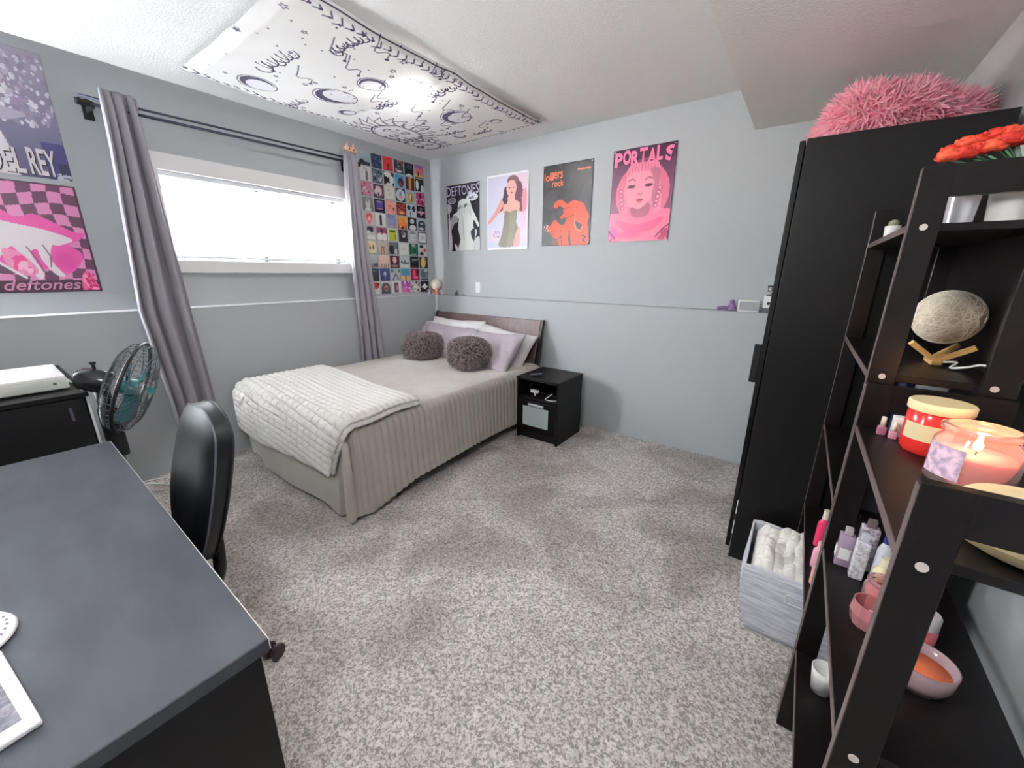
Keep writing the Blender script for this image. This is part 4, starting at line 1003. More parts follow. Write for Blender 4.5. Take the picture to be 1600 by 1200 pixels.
MB().box(NX0 + .12, NX0 + .265, NY0 - .024, NY0 - .004, .303, .322, bev=.005, seg=3).build('handle', mat('silver_handle', rgb(214, 214, 222), 0.3, metal=.4), dr)
rm = thing('remote_control', 'small dark remote control lying on the nightstand top', 'remote', (-1.655, 2.625, NH))
Mr = Matrix.Translation((-1.655, 2.625, NH + .009)) @ Matrix.Rotation(T(52), 4, 'Z')
autosmooth(MB().box(-.055, .055, -.019, .019, -.009, .009, bev=.006, seg=3, M=Mr).build('remote_body', mat('remote_navy', rgb(44, 46, 66), 0.35), rm))
for i in range(4): MB().box(-.04 + i * .02, -.03 + i * .02, -.008, .008, .009, .011, bev=.001, M=Mr).build('button', mat('remote_button', rgb(190, 196, 226), 0.4), rm)
MB().box(.03, .048, -.010, .010, .009, .0115, bev=.002, M=Mr).build('button', mat('remote_button_b', rgb(120, 132, 190), 0.4), rm)
ps = thing('power_adapter', 'pale grey power plug block lying in the open nightstand shelf', 'charger', (-1.64, 2.66, .363))
rounded('adapter_body', -1.695, -1.625, 2.60, 2.63, .39, .415, m_white, ps, r=.005)
MB().tube([(-1.69, 2.615, .402), (-1.72, 2.63, .43), (-1.71, 2.66, .455), (-1.67, 2.70, .48), (-1.65, 2.74, .49)], .003, 8).build('cord', m_black, ps, smooth=True)
MB().tube([(-1.625, 2.615, .402), (-1.58, 2.60, .405), (-1.53, 2.61, .40), (-1.48, 2.63, .385), (-1.45, 2.66, .368), (-1.46, 2.72, .366)], .003, 8).build('cord', m_black, ps, smooth=True)
MB().tube([(-1.66, 2.61, .39), (-1.655, 2.615, .3655)], .006, 8).build('foot', m_white, ps)
wc = MB().tube(crom([(-1.50, 2.63, .405), (-1.525, 2.60, .38), (-1.535, 2.575, .3675), (-1.50, 2.565, .3665), (-1.455, 2.58, .3665), (-1.43, 2.62, .3665)], False), .0035, 8).build('charging_cable', m_white, None, smooth=True)
tag(wc, 'white charging cable curled at the front of the nightstand shelf', 'cable')

# switch plate, ledge ornaments in the corner
sw = thing('switch_plate', 'white wall switch plate on the poster wall above the headboard', 'switch', (-2.776, YU, 1.138))
rounded('plate', -2.808, -2.744, YU - .006, YU, 1.136, 1.243, m_white, sw, r=.002)
rounded('rocker', -2.792, -2.76, YU - .009, YU - .005, 1.158, 1.222, m_white, sw, r=.002)
ZT = ZL + .007
gl = thing('globe_lamp', 'small round cream moon lamp on the ledge in the room corner', 'lamp', (-3.345, 3.15, ZT))
m_moon = mat('moon_cream', rgb(246, 238, 222), 0.6, bump=(30, .3, None, .004), var=(12, rgb(226, 214, 196), .5))
MB().ball((-3.345, 3.15, ZT + .108), .062, 28).build('moon_globe', m_moon, gl, smooth=True)
for k in range(3):
    a = k * 2 * PI / 3 - .6
    MB().tube([(-3.345 + .05 * math.cos(a), 3.15 + .05 * math.sin(a), ZT + .065), (-3.345 + .03 * math.cos(a), 3.15 + .03 * math.sin(a), ZT + .03), (-3.345 + .045 * math.cos(a), 3.15 + .045 * math.sin(a), ZT + .003)], .009, 8).build('stand_leg', mat('peach_stand', rgb(232, 170, 150), .5), gl, smooth=True)
MB().lathe([(0, 0), (.03, 0), (.032, .012), (.018, .03), (.015, .045), (0, .048)], (-3.345, 3.15, ZT), 20).build('stand_base', mat('rose_stand', rgb(214, 130, 120), .5), gl, smooth=True)
MB().tube(crom([(-3.345, 3.12, ZT + .012), (-3.345, 3.094, ZT + .006), (-3.33, 3.092, 1.0), (-3.295, 3.088, .90), (-3.285, 3.08, .86)], False), .0025, 6).build('cord', m_white, gl, smooth=True)
MB().tube(crom([(-3.32, 3.12, ZT + .012), (-3.28, 3.097, ZT + .006), (-3.262, 3.092, 1.02), (-3.27, 3.088, .92), (-3.285, 3.07, .86)], False), .0025, 6).build('cord', m_white, gl, smooth=True)
def figurine(x, y, label, col):
    t = thing('figurine', label, 'figurine', (x, y, ZT), 'little figurines beside the corner lamp')
    mm = mat('figurine_' + label.split()[1], col, .4)
    MB().lathe([(0, 0), (.016, .001), (.012, .02), (.008, .032), (.012, .042), (.010, .052), (0, .056)], (x, y, ZT), 16).build('figurine_body', mm, t, smooth=True)
    for s in (-1, 1): MB().tube([(x + .006 * s, y - .003, ZT + .03), (x + .02 * s, y - .008, ZT + .046), (x + .028 * s, y - .006, ZT + .052)], [.005, .006, .002], 8).build('wing', mm, t, smooth=True)
figurine(-3.352, 3.055, 'tiny lavender winged figurine on the window ledge left of the moon lamp', rgb(206, 200, 228))
figurine(-3.268, 3.165, 'tiny grey winged figurine right of the moon lamp', rgb(226, 222, 230))
py = MB().lathe([(0, 0), (.032, 0), (.030, .012), (.001, .062)], (-3.03, 3.15, ZL + .004), 4).build('pyramid_ornament', mat('slate', rgb(74, 78, 84), .4), None)
tag(py, 'small dark grey pyramid ornament on the ledge above the headboard', 'ornament')
kn = MB().lathe([(0, 0), (.012, 0), (.013, .01), (.006, .02), (0, .021)], (-2.93, 3.15, ZL + .004), 16).build('pebble', mat('pale_stone', rgb(150, 154, 160), .6), None, smooth=True)
tag(kn, 'pale grey pebble on the ledge just right of the pyramid', 'pebble')

# ------------------------------------------------------------------ wardrobe
VX0, VX1, VY0, VY1, VH = -.083, .43, 1.96, 2.98, 1.83
wd = thing('wardrobe', 'tall black brown wardrobe standing against the right wall', 'wardrobe', ((VX0 + VX1) / 2, (VY0 + VY1) / 2, 0))
MB().box(VX0, VX1, VY0, VY0 + .018, 0, VH, bev=.001).build('side_panel', m_dark, wd)
MB().box(VX0, VX1, VY1 - .018, VY1, 0, VH, bev=.001).build('side_panel', m_dark, wd)
MB().box(VX0, VX1, VY0 + .018, VY1 - .018, VH - .018, VH, bev=.001).build('top_panel', m_dark, wd)
MB().box(VX0, VX1, VY0 + .018, VY1 - .018, .06, .078).build('bottom_panel', m_dark, wd)
MB().box(VX1 - .008, VX1, VY0 + .018, VY1 - .018, .078, VH - .018).build('back_panel', m_dark, wd)
MB().box(VX0 + .03, VX0 + .045, VY0 + .018, VY1 - .018, 0, .06).build('plinth', m_black, wd)
for a0, a1, hy in ((VY0 + .002, 2.468, 2.0), (2.472, VY1 - .002, 2.94)):
    d_ = MB().box(-.105, -.087, a0, a1, .055, VH - .004, bev=.0015).build('door', m_dark, wd)
    MB().box(-.134, -.105, hy - .012, hy + .004, .885, 1.055, bev=.003).build('handle', m_black, d_)
for zz in (.13, .24): MB().box(-.0872, -.083, VY0 + .0005, VY0 + .004, zz, zz + .075).build('gap_light_strip', m_white, wd)  # white strips imitate slits of light at the door gap

# pink fluffy thing lying on top
b = MB()
def pk(u, v):
    a = 2 * PI * u; t = PI * v
    r1 = .225 + .03 * math.sin(3 * a + 1); r2 = .22 + .03 * math.sin(2 * a)
    x = .155 + r1 * math.cos(a) * math.sin(t); y = 2.30 + r2 * math.sin(a) * math.sin(t)
    z = VH + .085 + .105 * math.cos(t) + .012 * math.sin(7 * x * 5) * math.sin(t)
    z = max(z, VH + .004 + .006 * abs(math.sin(11 * a)))
    z += .035 * max(0, math.cos(t)) * math.sin(6 * x + 4 * y)
    return (max(min(x, .425), -.07), y, z)
b.grid(pk, 48, 26, closeu=True)
bmesh.ops.remove_doubles(b.bm, verts=b.bm.verts, dist=.0005); bmesh.ops.recalc_face_normals(b.bm, faces=b.bm.faces)
pkb = b.build('pillow', m_pinkbase, None, smooth=True, loc=(.155, 2.3, VH))
tag(pkb, 'fluffy pink fur cushion lying on top of the wardrobe', 'cushion')
fur('pink_shag', surf_pts(pkb, 9000, 5, lambda p, n: p.z > VH + .005), m_pinkfur, pkb, .055, .0034, 5, droop=.1)

# ------------------------------------------------------------------ stepped shelf units
SX0, SX1 = .157, .39
m_cap = mat('screw_cap', rgb(200, 190, 186), .4)
def frame_panel(parent, y, h, zbot=0.0):
    b = MB(); t = .018
    b.box(SX0, SX0 + .049, y, y + t, zbot, h, bev=.0012); b.box(SX1 - .052, SX1, y, y + t, zbot, h, bev=.0012)
    b.box(SX0 + .048, SX1 - .051, y + .0003, y + t - .0003, h - .060, h - .0002, bev=.0005); b.box(SX0 + .048, SX1 - .051, y + .0003, y + t - .0003, zbot, zbot + .07, bev=.0012)
    return b.build('side_frame', m_shelf, parent)
def board(parent, y0, y1, z, name='shelf_board'):
    o = MB().box(SX0 + .002, SX1 - .002, y0, y1, z - .016, z, bev=.001).build(name, m_shelf, parent)
    MB().box(SX0 + .0005, SX0 + .0022, y0, y1, z - .0155, z - .0005).build('front_edge', m_edge, o)
    return o
tall = thing('shelf_unit', 'tall open dark brown shelf unit beside the wardrobe side', 'shelf', (.27, 1.59, 0), 'stepped dark brown shelf units')
P1, P2, P0 = 1.224, 1.936, .645
frame_panel(tall, P1, 1.565); frame_panel(tall, P2, 1.565)
TS = (1.455, 1.125, .77, .40)
for z in TS: board(tall, P1 + .018, P2, z)
MB().box(SX1 - .010, SX1 - .002, P1 + .018, P2, .40, 1.565).build('back_panel', m_shelf, tall)
for z in (1.447, 1.122):
    for x in (SX0 + .024, SX1 - .034): MB().lathe([(0, 0), (.0065, 0), (.0065, -.002), (0, -.002)], n=16, M=Matrix.Translation((x, P1 - .0018, z)) @ Matrix.Rotation(PI / 2, 4, 'X')).build('screw_cap', m_cap, tall)
for yy in (P1, P2): MB().box(SX0 - .0012, SX0, yy + .001, yy + .017, .01, 1.56).build('edge_band', m_edge, tall)  # thin strips carrying the lit look of the frame edges
low = thing('shelf_unit', 'low open dark brown shelf unit nearest the camera, holding the burning candle', 'shelf', (.27, .93, 0), 'stepped dark brown shelf units')
frame_panel(low, P0, 1.105); frame_panel(low, P1 - .020, 1.105)
LS = (1.00, .65, .30)
for z in LS: board(low, P0 + .018, P1 - .020, z)
for x, z in ((SX0 + .024, .992), (SX1 - .034, .992), (SX0 + .024, .642), (SX1 - .034, .642)): MB().lathe([(0, 0), (.0065, 0), (.0065, -.002), (0, -.002)], n=16, M=Matrix.Translation((x, P0 - .0018, z)) @ Matrix.Rotation(PI / 2, 4, 'X')).build('screw_cap', m_cap, low)
for yy in (P0, P1 - .020): MB().box(SX0 - .0012, SX0, yy + .001, yy + .017, .01, 1.10).build('edge_band', m_edge, low)

# --- candles and jars on the low unit's top board
Z1 = LS[0]
def jar_prof(r, h, neck=.80, lip=.92):
    return [(0, 0), (r * .93, 0), (r, .006), (r, h * .66), (r * .97, h * .74), (r * neck, h * .84), (r * neck, h * .90), (r * lip, h * .92), (r * lip, h * .97), (r * neck, h)]
def glass_jar(nm, parent, x, y, z, r, h, material=None, wall=.0035):
    p = jar_prof(r, h); inner = [(max(0, a - wall), max(b_, wall * 1.6) if a > 0 else wall * 1.6) for a, b_ in reversed(p) if True]
    b = MB().lathe(p + [(p[-1][0] - wall, h)] + inner[1:], (x, y, z), 40)
    return b.build(nm, material or m_glass, parent, smooth=True)
m_pinkwax = mat('pink_wax', rgb(244, 160, 164), .5, emit=((1.0, .42, .22), .10))  # slight emission stands in for candlelight glowing in the wax
m_redwax = mat('red_wax', rgb(206, 40, 40), .4)
m_creamlid = mat('cream_lid', rgb(232, 214, 170), .5, var=(20, rgb(222, 200, 150), .6))
m_label = mat('cream_label', rgb(214, 202, 160), .6)
pc = thing('jar_candle', 'burning pink candle in a large clear glass jar', 'candle', (.283, .957, Z1), 'jar candles')
cx, cy = .283, .957
glass_jar('glass_jar', pc, cx, cy, Z1, .054, .106, mat('pink_tinted_glass', rgb(255, 226, 230), .05, trans=.85, ior=1.3))
MB().lathe([(0, .008), (.0490, .008), (.0495, .056), (.048, .058), (0, .056)], (cx, cy, Z1), 36).build('wax', m_pinkwax, pc, smooth=True)
MB().tube([(cx, cy, Z1 + .056), (cx + .001, cy, Z1 + .064)], .001, 6).build('wick', m_black, pc)
m_fl = mat('flame', (1, .8, .3), .5, emit=((1.0, .62, .22), 30))
MB().lathe([(0, .062), (.005, .067), (.0065, .073), (.004, .083), (0, .092)], (cx, cy, Z1), 14).build('flame', m_fl, pc, smooth=True)
lb = MB().grid(lambda u, v: (cx + .0550 * math.cos(PI * (1.02 + .34 * u)), cy + .0550 * math.sin(PI * (1.02 + .34 * u)), Z1 + .018 + .055 * v), 16, 2)
lb.build('paper_label', mat('pink_flower_label', rgb(236, 206, 222), .5, var=(90, rgb(160, 140, 170), .9)), pc, smooth=True)
fl = bpy.data.lights.new('candle_glow', 'POINT'); fl.energy = .22; fl.color = (1.0, .5, .2); fl.shadow_soft_size = .008
flo = bpy.data.objects.new('candle_glow', fl); COL.objects.link(flo); flo.location = (cx, cy, Z1 + .112)
rc = thing('jar_candle', 'red candle in a jar with a cream lid and cream label', 'candle', (.262, 1.105, Z1), 'jar candles')
cx, cy = .262, 1.105
autosmooth(MB().lathe([(0, 0), (.040, 0), (.046, .008), (.046, .082), (.041, .088), (0, .088)], (cx, cy, Z1), 40).build('red_jar', mat('red_glass', rgb(200, 44, 40), .15, spec=.6), rc))
autosmooth(MB().lathe([(0, .088), (.047, .088), (.0485, .090), (.0485, .104), (.046, .107), (0, .107)], (cx, cy, Z1), 40).build('lid', m_creamlid, rc))
MB().grid(lambda u, v: (cx + .0466 * math.cos(PI * (1.08 + .52 * u)), cy + .0466 * math.sin(PI * (1.08 + .52 * u)), Z1 + .030 + .034 * v), 18, 2).build('paper_label', m_label, rc, smooth=True)
cr2 = thing('candle_dish', 'wide cream candle dish right behind the near top rail', 'candle', (.318, .765, Z1))
cx, cy = .306, .760
autosmooth(MB().lathe([(0, 0), (.062, 0), (.076, .008), (.084, .022), (.082, .030), (.078, .034), (.076, .056), (.072, .060), (0, .061)], (.300, .756, Z1), 48).build('dish_body', mat('cream_ceramic', rgb(236, 214, 166), .45), cr2))
autosmooth(MB().lathe([(0, .061), (.050, .061), (.050, .064), (0, .0642)], (.300, .756, Z1), 40).build('lid_disc', m_creamlid, cr2))
def tiny_pot(x, y, z, label, c1, c2, s=1.0):
    t = thing('nail_polish', label, 'nail polish bottle', (x, y, z), 'little bottles beside the red candle')
    rounded('bottle', x - .008 * s, x + .008 * s, y - .008 * s, y + .008 * s, z, z + .02 * s, mat('np_' + label.split()[1], c1, .2), t, r=.003)
    MB().lathe([(0, .02 * s), (.005 * s, .02 * s), (.0045 * s, .042 * s), (0, .043 * s)], (x, y, z), 14).build('cap', mat('npc_' + label.split()[1], c2, .3), t, smooth=True)
tiny_pot(.196, 1.165, Z1, 'small mauve nail polish with a cream cap, leftmost by the red candle', rgb(170, 110, 130), rgb(226, 214, 190))
tiny_pot(.213, 1.148, Z1, 'small rose nail polish with a pale cap, in front of the white box', rgb(206, 150, 170), rgb(232, 222, 206), .9)
wb_ = rounded('box', .212, .236, 1.165, 1.185, Z1, Z1 + .046, m_whitepaper, None, r=.002); tag(wb_, 'tiny pinkish white box standing behind the red candle', 'box')

# --- things on the low unit's middle board
Z2 = LS[1]
def spray(x, y, label, bodyc, capc, r=.016, h=.10, caph=.03, z=None, grp='bottles on the middle board', mm=None):
    z = Z2 if z is None else z
    t = thing('bottle', label, 'bottle', (x, y, z), grp)
    autosmooth(MB().lathe([(0, 0), (r * .95, 0), (r, .004), (r, h * .82), (r * .7, h * .93), (r * .45, h), (0, h)], (x, y, z), 24).build('bottle_body', mm or mat('bt_' + label.replace(' ', '_')[:24], bodyc, .2, spec=.6), t))
    autosmooth(MB().lathe([(0, h), (r * .55, h), (r * .5, h + caph), (0, h + caph)], (x, y, z), 20).build('cap', mat('bc_' + label.replace(' ', '_')[:24], capc, .35), t))
    return t
m_clearpl = mat('clear_plastic', rgb(214, 216, 226), .08, trans=.75, ior=1.4)
def sq_bottle(x, y, w, d, h, label, bodym, capc, lab=None, z=None, caph=.02):
    z = Z2 if z is None else z
    t = thing('perfume_bottle', label, 'perfume bottle', (x, y, z), 'perfume bottles on the middle board')
    rounded('bottle_body', x - w / 2, x + w / 2, y - d / 2, y + d / 2, z, z + h, bodym, t, r=.003)
    rounded('cap', x - w * .25, x + w * .25, y - d * .25, y + d * .25, z + h, z + h + caph, mat('pc_' + label.replace(' ', '_')[:26], capc, .3), t, r=.002)
    if lab: MB().box(x - w / 2 - .0012, x - w / 2 - .0004, y - d * .36, y + d * .36, z + h * .25, z + h * .6).box(x - w * .36, x + w * .36, y - d / 2 - .0012, y - d / 2 - .0004, z + h * .25, z + h * .6).build('paper_label', lab, t)
    return t
m_mauvegl = mat('mauve_glass', rgb(170, 150, 170), .1, spec=.7)
sq_bottle(.190, 1.155, .030, .026, .085, 'clear square perfume bottle with a white label, leftmost on the middle board', m_mauvegl, rgb(190, 180, 186), m_whitepaper)
sq_bottle(.228, 1.168, .034, .026, .115, 'tall mauve patterned perfume bottle with a grey cap', mat('patterned_glass', rgb(150, 130, 150), .15, var=(120, rgb(226, 220, 226), 1.0)), rgb(120, 104, 104))
sq_bottle(.214, 1.118, .026, .024, .10, 'slim clear perfume bottle with silver lettering bands', mat('silver_glass', rgb(176, 178, 192), .12, var=(140, rgb(240, 240, 246), 1.0)), rgb(210, 214, 226))
spray(.252, 1.12, 'white tube bottle with a dark blue band near the middle board back', rgb(222, 226, 238), rgb(40, 52, 130), .014, .11, .02)
spray(.248, 1.075, 'cream lotion bottle standing in front of the blue banded bottle', rgb(226, 214, 176), rgb(236, 228, 200), .017, .075, .022)
spray(.275, 1.165, 'small brown bottle with a white cap at the back corner', rgb(96, 74, 76), rgb(226, 222, 214), .013, .13, .025)
rj = thing('jar_candle', 'small red candle in a clear glass jar on the middle board', 'candle', (.246, 1.02, Z2), 'jar candles')
glass_jar('glass_jar', rj, .246, 1.02, Z2, .033, .075, mat('pale_pink_glass', rgb(255, 220, 226), .05, trans=.8, ior=1.25))
MB().lathe([(0, .006), (.029, .006), (.029, .05), (0, .05)], (.246, 1.02, Z2), 28).build('wax', m_redwax, rj, smooth=True)
gc = thing('glass_tumbler', 'pink cut glass tumbler with sparkles in front of the small red candle', 'glass', (.218, .955, Z2))
gp = [(.024, 0), (.028, .004), (.033, .03), (.031, .055), (.0285, .055), (.030, .03), (.025, .007), (0, .006)]
MB().lathe([(0, 0)] + gp, (.222, .955, Z2), 14).build('tumbler_body', mat('pink_cut_glass', rgb(240, 170, 176), .1, trans=.6, ior=1.4), gc)
for k in range(5): MB().ball((.222 + .012 * math.cos(k * 1.3), .955 + .012 * math.sin(k * 1.3), Z2 + .016 + .006 * (k % 2)), .008, 10).build('bead', mat('bead_%d' % k, [rgb(226, 110, 120), rgb(240, 200, 204), rgb(90, 60, 70), rgb(250, 230, 230), rgb(206, 90, 100)][k], .2), gc, smooth=True)
pj = thing('jar_candle', 'slim pink candle jar with a white lid low behind the near frame', 'candle', (.300, .93, Z2), 'jar candles')
autosmooth(MB().lathe([(0, 0), (.018, 0), (.020, .004), (.020, .045), (.018, .05), (0, .05)], (.298, .955, Z2), 28).build('pink_jar', mat('rose_glass', rgb(214, 84, 96), .2, var=(16, rgb(240, 150, 160), .8)), pj))
autosmooth(MB().lathe([(0, .05), (.019, .05), (.019, .075), (.016, .08), (0, .081)], (.298, .955, Z2), 28).build('lid', mat('lid_grey_white', rgb(206, 200, 200), .35), pj))
oj = thing('glass_bowl', 'clear glass bowl with orange wax at the bottom edge of the near frame', 'bowl', (.285, .83, Z2))
MB().lathe([(0, 0), (.036, 0), (.044, .02), (.046, .05), (.043, .05), (.041, .02), (.034, .005), (0, .004)], (.280, .858, Z2), 36).build('bowl_body', mat('smoky_pink_glass', rgb(226, 196, 204), .1, trans=.55, ior=1.3), oj, smooth=True)
MB().lathe([(0, .005), (.034, .006), (.040, .022), (.0405, .03), (0, .03)], (.280, .858, Z2), 30).build('wax', mat('orange_wax', rgb(240, 130, 84), .5), oj, smooth=True)
Z3 = LS[2]
wcup = thing('cup', 'white cup lying low on the bottom board of the low shelf unit', 'cup', (.215, 1.10, Z3))
MB().lathe([(0, 0), (.020, 0), (.026, .05), (.0285, .07), (.0262, .07), (.0235, .05), (.018, .004), (0, .004)], (.210, 1.10, Z3), 28).build('cup_body', m_white, wcup, smooth=True)

# --- tall unit contents
Za, Zb, Zc, Zd = TS
m_gold = mat('light_wood', rgb(226, 184, 120), .45, var=(20, rgb(206, 160, 96), .7, (1, 12, 1)))
lp = thing('moon_lamp', 'large cream string ball lamp on a wooden stand in the tall shelf unit', 'lamp', (.312, 1.48, Zb))
gx, gy, gz = .308, 1.47, Zb + .122
MB().ball((gx, gy, gz), .0655, 40).build('globe', mat('string_ball', rgb(236, 228, 210), .8, bump=(75, 1.0, None, .008), var=(60, rgb(206, 194, 168), .9)), lp, smooth=True)
st = MB()
R = random.Random(9)
for k in range(46):
    ax = Vector((R.gauss(0, 1), R.gauss(0, 1), R.gauss(0, 1))).normalized(); e1 = ax.orthogonal().normalized(); e2 = ax.cross(e1); tl = R.uniform(-.35, .35)
    cr = math.cos(tl) * .0668; off = math.sin(tl) * .0668
    st.tube([Vector((gx, gy, gz)) + ax * off + e1 * cr * math.cos(a) + e2 * cr * math.sin(a) for a in [2 * PI * i / 36 for i in range(36)]], .0009, 4, closed=True)
sobj = st.build('string_winding', mat('string', rgb(248, 242, 226), .8), lp, smooth=True); sobj['kind'] = 'stuff'
for sx in (-1, 1):
    MB().tube([(gx, gy - .012 + sx * .0, Zb + .010), (gx + sx * .058, gy - .034, Zb + .055)], .0085, 4).build('stand_arm', m_gold, lp)
    MB().tube([(gx, gy + .03, Zb + .010), (gx + sx * .045, gy + .04, Zb + .050)], .0075, 4).build('stand_arm', m_gold, lp)
MB().box(gx - .012, gx + .012, gy - .03, gy + .045, Zb, Zb + .014, bev=.003).build('stand_base', m_gold, lp)
MB().tube(crom([(gx + .012, gy - .03, Zb + .012), (gx + .03, gy - .05, Zb + .016), (gx + .016, gy - .075, Zb + .006), (gx + .035, gy - .10, Zb + .014), (gx + .05, gy - .15, Zb + .03), (gx + .068, gy - .20, Zb + .018), (gx + .072, 1.229, Zb - .004)], False), .0028, 8).build('cord', m_white, lp, smooth=True)
wbx = rounded('box', .30, .365, 1.52, 1.60, Zc, Zc + .30, m_whitepaper, None, r=.003); tag(wbx, 'tall white box on the board below the string ball lamp', 'box')
bbx = rounded('book', .28, .298, 1.52, 1.60, Zc, Zc + .29, mat('navy_cover', rgb(28, 34, 66), .4), None, r=.002); tag(bbx, 'thin navy book standing upright beside the tall white box', 'book')
spray(.200, 1.64, 'pink body mist bottle with a white cap, on the lower board of the tall unit', rgb(236, 60, 110), rgb(240, 238, 226), .018, .11, .035, Zd, 'mist bottles on the lower board')
spray(.190, 1.50, 'clear rose pink mist bottle in front of the bright pink one', rgb(232, 170, 190), rgb(226, 190, 196), .018, .075, .02, Zd, 'mist bottles on the lower board', mat('rose_plastic', rgb(236, 176, 196), .15))
spray(.186, 1.40, 'peach mist bottle nearest the front of the lower board', rgb(240, 180, 170), rgb(244, 206, 200), .017, .07, .015, Zd, 'mist bottles on the lower board')

# pots and flowers on the top board
def pot(x, y, z, r, h, label, material, name='plant_pot'):
    t = thing(name, label, 'plant', (x, y, z))
    autosmooth(MB().lathe([(0, 0), (r * .85, 0), (r, h), (r * .92, h), (r * .90, h * .9), (0, h * .9)], (x, y, z), 32).build('pot', material, t))
    return t
m_leaf = mat('green_leaf', rgb(60, 120, 84), .5, var=(30, rgb(120, 170, 130), .7))
def leaves(t, x, y, z, n, L, seed):
    R = random.Random(seed)
    for k in range(n):
        a = R.uniform(0, 6.28); e = R.uniform(.3, 1.1); dx, dy, dz = math.cos(a) * math.cos(e), math.sin(a) * math.cos(e), math.sin(e)
        l_ = L * R.uniform(.6, 1)
        def lf(u, v):
            w = .010 * math.sin(PI * min(1, v * .98 + .02)) * (2 * u - 1)
            return (min(x + dx * l_ * v - dy * w, SX1 - .015), y + dy * l_ * v + dx * w, z + dz * l_ * v - .015 * v * v + .002 * abs(2 * u - 1))
        MB().grid(lf, 4, 8).build('leaf', m_leaf, t, smooth=True, solid=.0008)
gp_ = pot(.243, 1.30, Za, .026, .078, 'shiny silver glass pot on the top board behind the frame', mat('silvered_pot', rgb(240, 240, 246), .2, metal=.2), 'vase')
leaves(gp_, .243, 1.30, Za + .07, 5, .03, 31)
vp = pot(.318, 1.315, Za, .038, .072, 'white pot of red orange artificial flowers on the top board', m_white, 'flower_pot')
leaves(vp, .318, 1.315, Za + .062, 9, .06, 32)
m_red = mat('red_petal', rgb(226, 60, 38), .55, var=(70, rgb(170, 24, 24), .9)); m_orr = mat('orange_petal', rgb(240, 100, 62), .55, var=(70, rgb(206, 50, 36), .9))
R = random.Random(12)
heads = []
for k in range(20):
    q = k / 19; heads.append((.196 + .178 * q, 1.262 + .05 * (k % 2) + R.uniform(-.006, .006), 1.578 + .034 * q + (.022 if k % 2 else 0) + R.uniform(-.006, .006)))
for i, (hx, hy, hz) in enumerate(heads):
    MB().tube([(.318, 1.315, Za + .062), ((.318 + hx) / 2, (1.315 + hy) / 2, (Za + .062 + hz) / 2 + .012), (hx, hy, hz - .01)], .0018, 5).build('stem', m_leaf, vp, smooth=True)
    b = MB()
    for k in range(13):
        a = k * 2.4; tl = .25 + .085 * k; rr = .025 * (1 - .015 * k)
        dirv = Vector((math.cos(a) * math.cos(tl), math.sin(a) * math.cos(tl), math.sin(tl)))
        sd = Vector((-math.sin(a), math.cos(a), 0)); up = dirv.cross(sd)
        def pf(u, v, dirv=dirv, sd=sd, up=up, rr=rr):
            w = rr * .75 * math.sin(PI * (v * .8 + .15)) * (2 * u - 1)
            p = Vector((hx, hy, hz)) + dirv * rr * v + sd * w + up * (-.007 * math.sin(PI * v) + .004 * (2 * u - 1) ** 2)
            return (min(p.x, .378), p.y, p.z)
        b.grid(pf, 4, 5)
    b.build('blossom', m_red if i % 3 else m_orr, vp, smooth=True, solid=.0008)
wp_ = pot(.196, 1.80, Za, .020, .045, 'tiny white pot with a grey green succulent at the far end of the top board', m_white)
MB().ball((.196, 1.80, Za + .052), .014, 12, sc3=(1, 1, .9)).build('succulent', mat('grey_green', rgb(140, 146, 120), .7, bump=(120, .8, None, .004)), wp_, smooth=True)

# ------------------------------------------------------------------ fabric basket with white blanket
bk = thing('storage_basket', 'grey white fabric storage basket on the carpet beside the wardrobe', 'basket', (.15, 1.71, 0))
m_bask = mat('grey_felt', rgb(232, 233, 242), .85, bump=(40, .4, (1, 1, 9), .003), var=(16, rgb(186, 190, 204), .9, (1, 1, 8)))
def bask(u, v, inset=0.0):
    z = .285 * v
    fl = .028 * math.sin(PI * min(1, v * 1.0)) + .012 * v
    x0, x1, y0, y1 = .035 - .035 * v - fl * .5 + inset, .325 + .01 * v - inset, 1.545 - .010 * v + inset, 1.862 + .01 * v - inset
    per = [(x0, y0), (x1, y0), (x1, y1), (x0, y1)]
    k = u * 4; i = int(k) % 4; t = k - int(k)
    a, b2 = per[i], per[(i + 1) % 4]
    x, y = a[0] + (b2[0] - a[0]) * t, a[1] + (b2[1] - a[1]) * t
    bul = .012 * math.sin(PI * t) * math.sin(PI * v)
    if i == 0: y -= bul
    if i == 2: y += bul * .5
    if i == 3: x -= bul
    if i == 1: x += bul
    return (x, y, z + .006 * math.sin(PI * t * 2 + i) * v)
bb = MB().grid(bask, 64, 14, closeu=True)
autosmooth(bb.build('basket_wall', m_bask, bk, solid=.008), 50)
MB().box(.04, .32, 1.55, 1.858, .001, .009).build('basket_base', m_bask, bk)
MB().tube([bask(i / 64, 1.0) for i in range(64)], .005, 6, closed=True).build('rim_piping', mat('rim_white', rgb(226, 228, 238), .7), bk, smooth=True)
MB().tube([(.135, 1.522, .232), (.135, 1.518, .200), (.205, 1.518, .200), (.205, 1.522, .232), (.135, 1.522, .232)], .003, 6).build('handle', mat('handle_white', rgb(226, 226, 230), .6), bk)
def fl_(u, v):
    x = .018 + .298 * u; y = 1.556 + .298 * v
    e = min(1, min(u, 1 - u) * 9) ** .5 * min(1, min(v, 1 - v) * 9) ** .5
    z = .250 + .050 * e + .012 * abs(math.sin(PI * 9 * u + .8 * math.sin(5 * v))) ** .7 * (1 - .3 * (abs(math.sin(PI * 11 * v)) < .3)) * e + .010 * math.sin(9 * u + 5 * v) * e + .010 * math.sin(21 * v + 4 * math.sin(8 * u)) * e + .007 * math.sin(17 * u) * e
    return (x, y, z)
b = MB().grid(fl_, 130, 130)
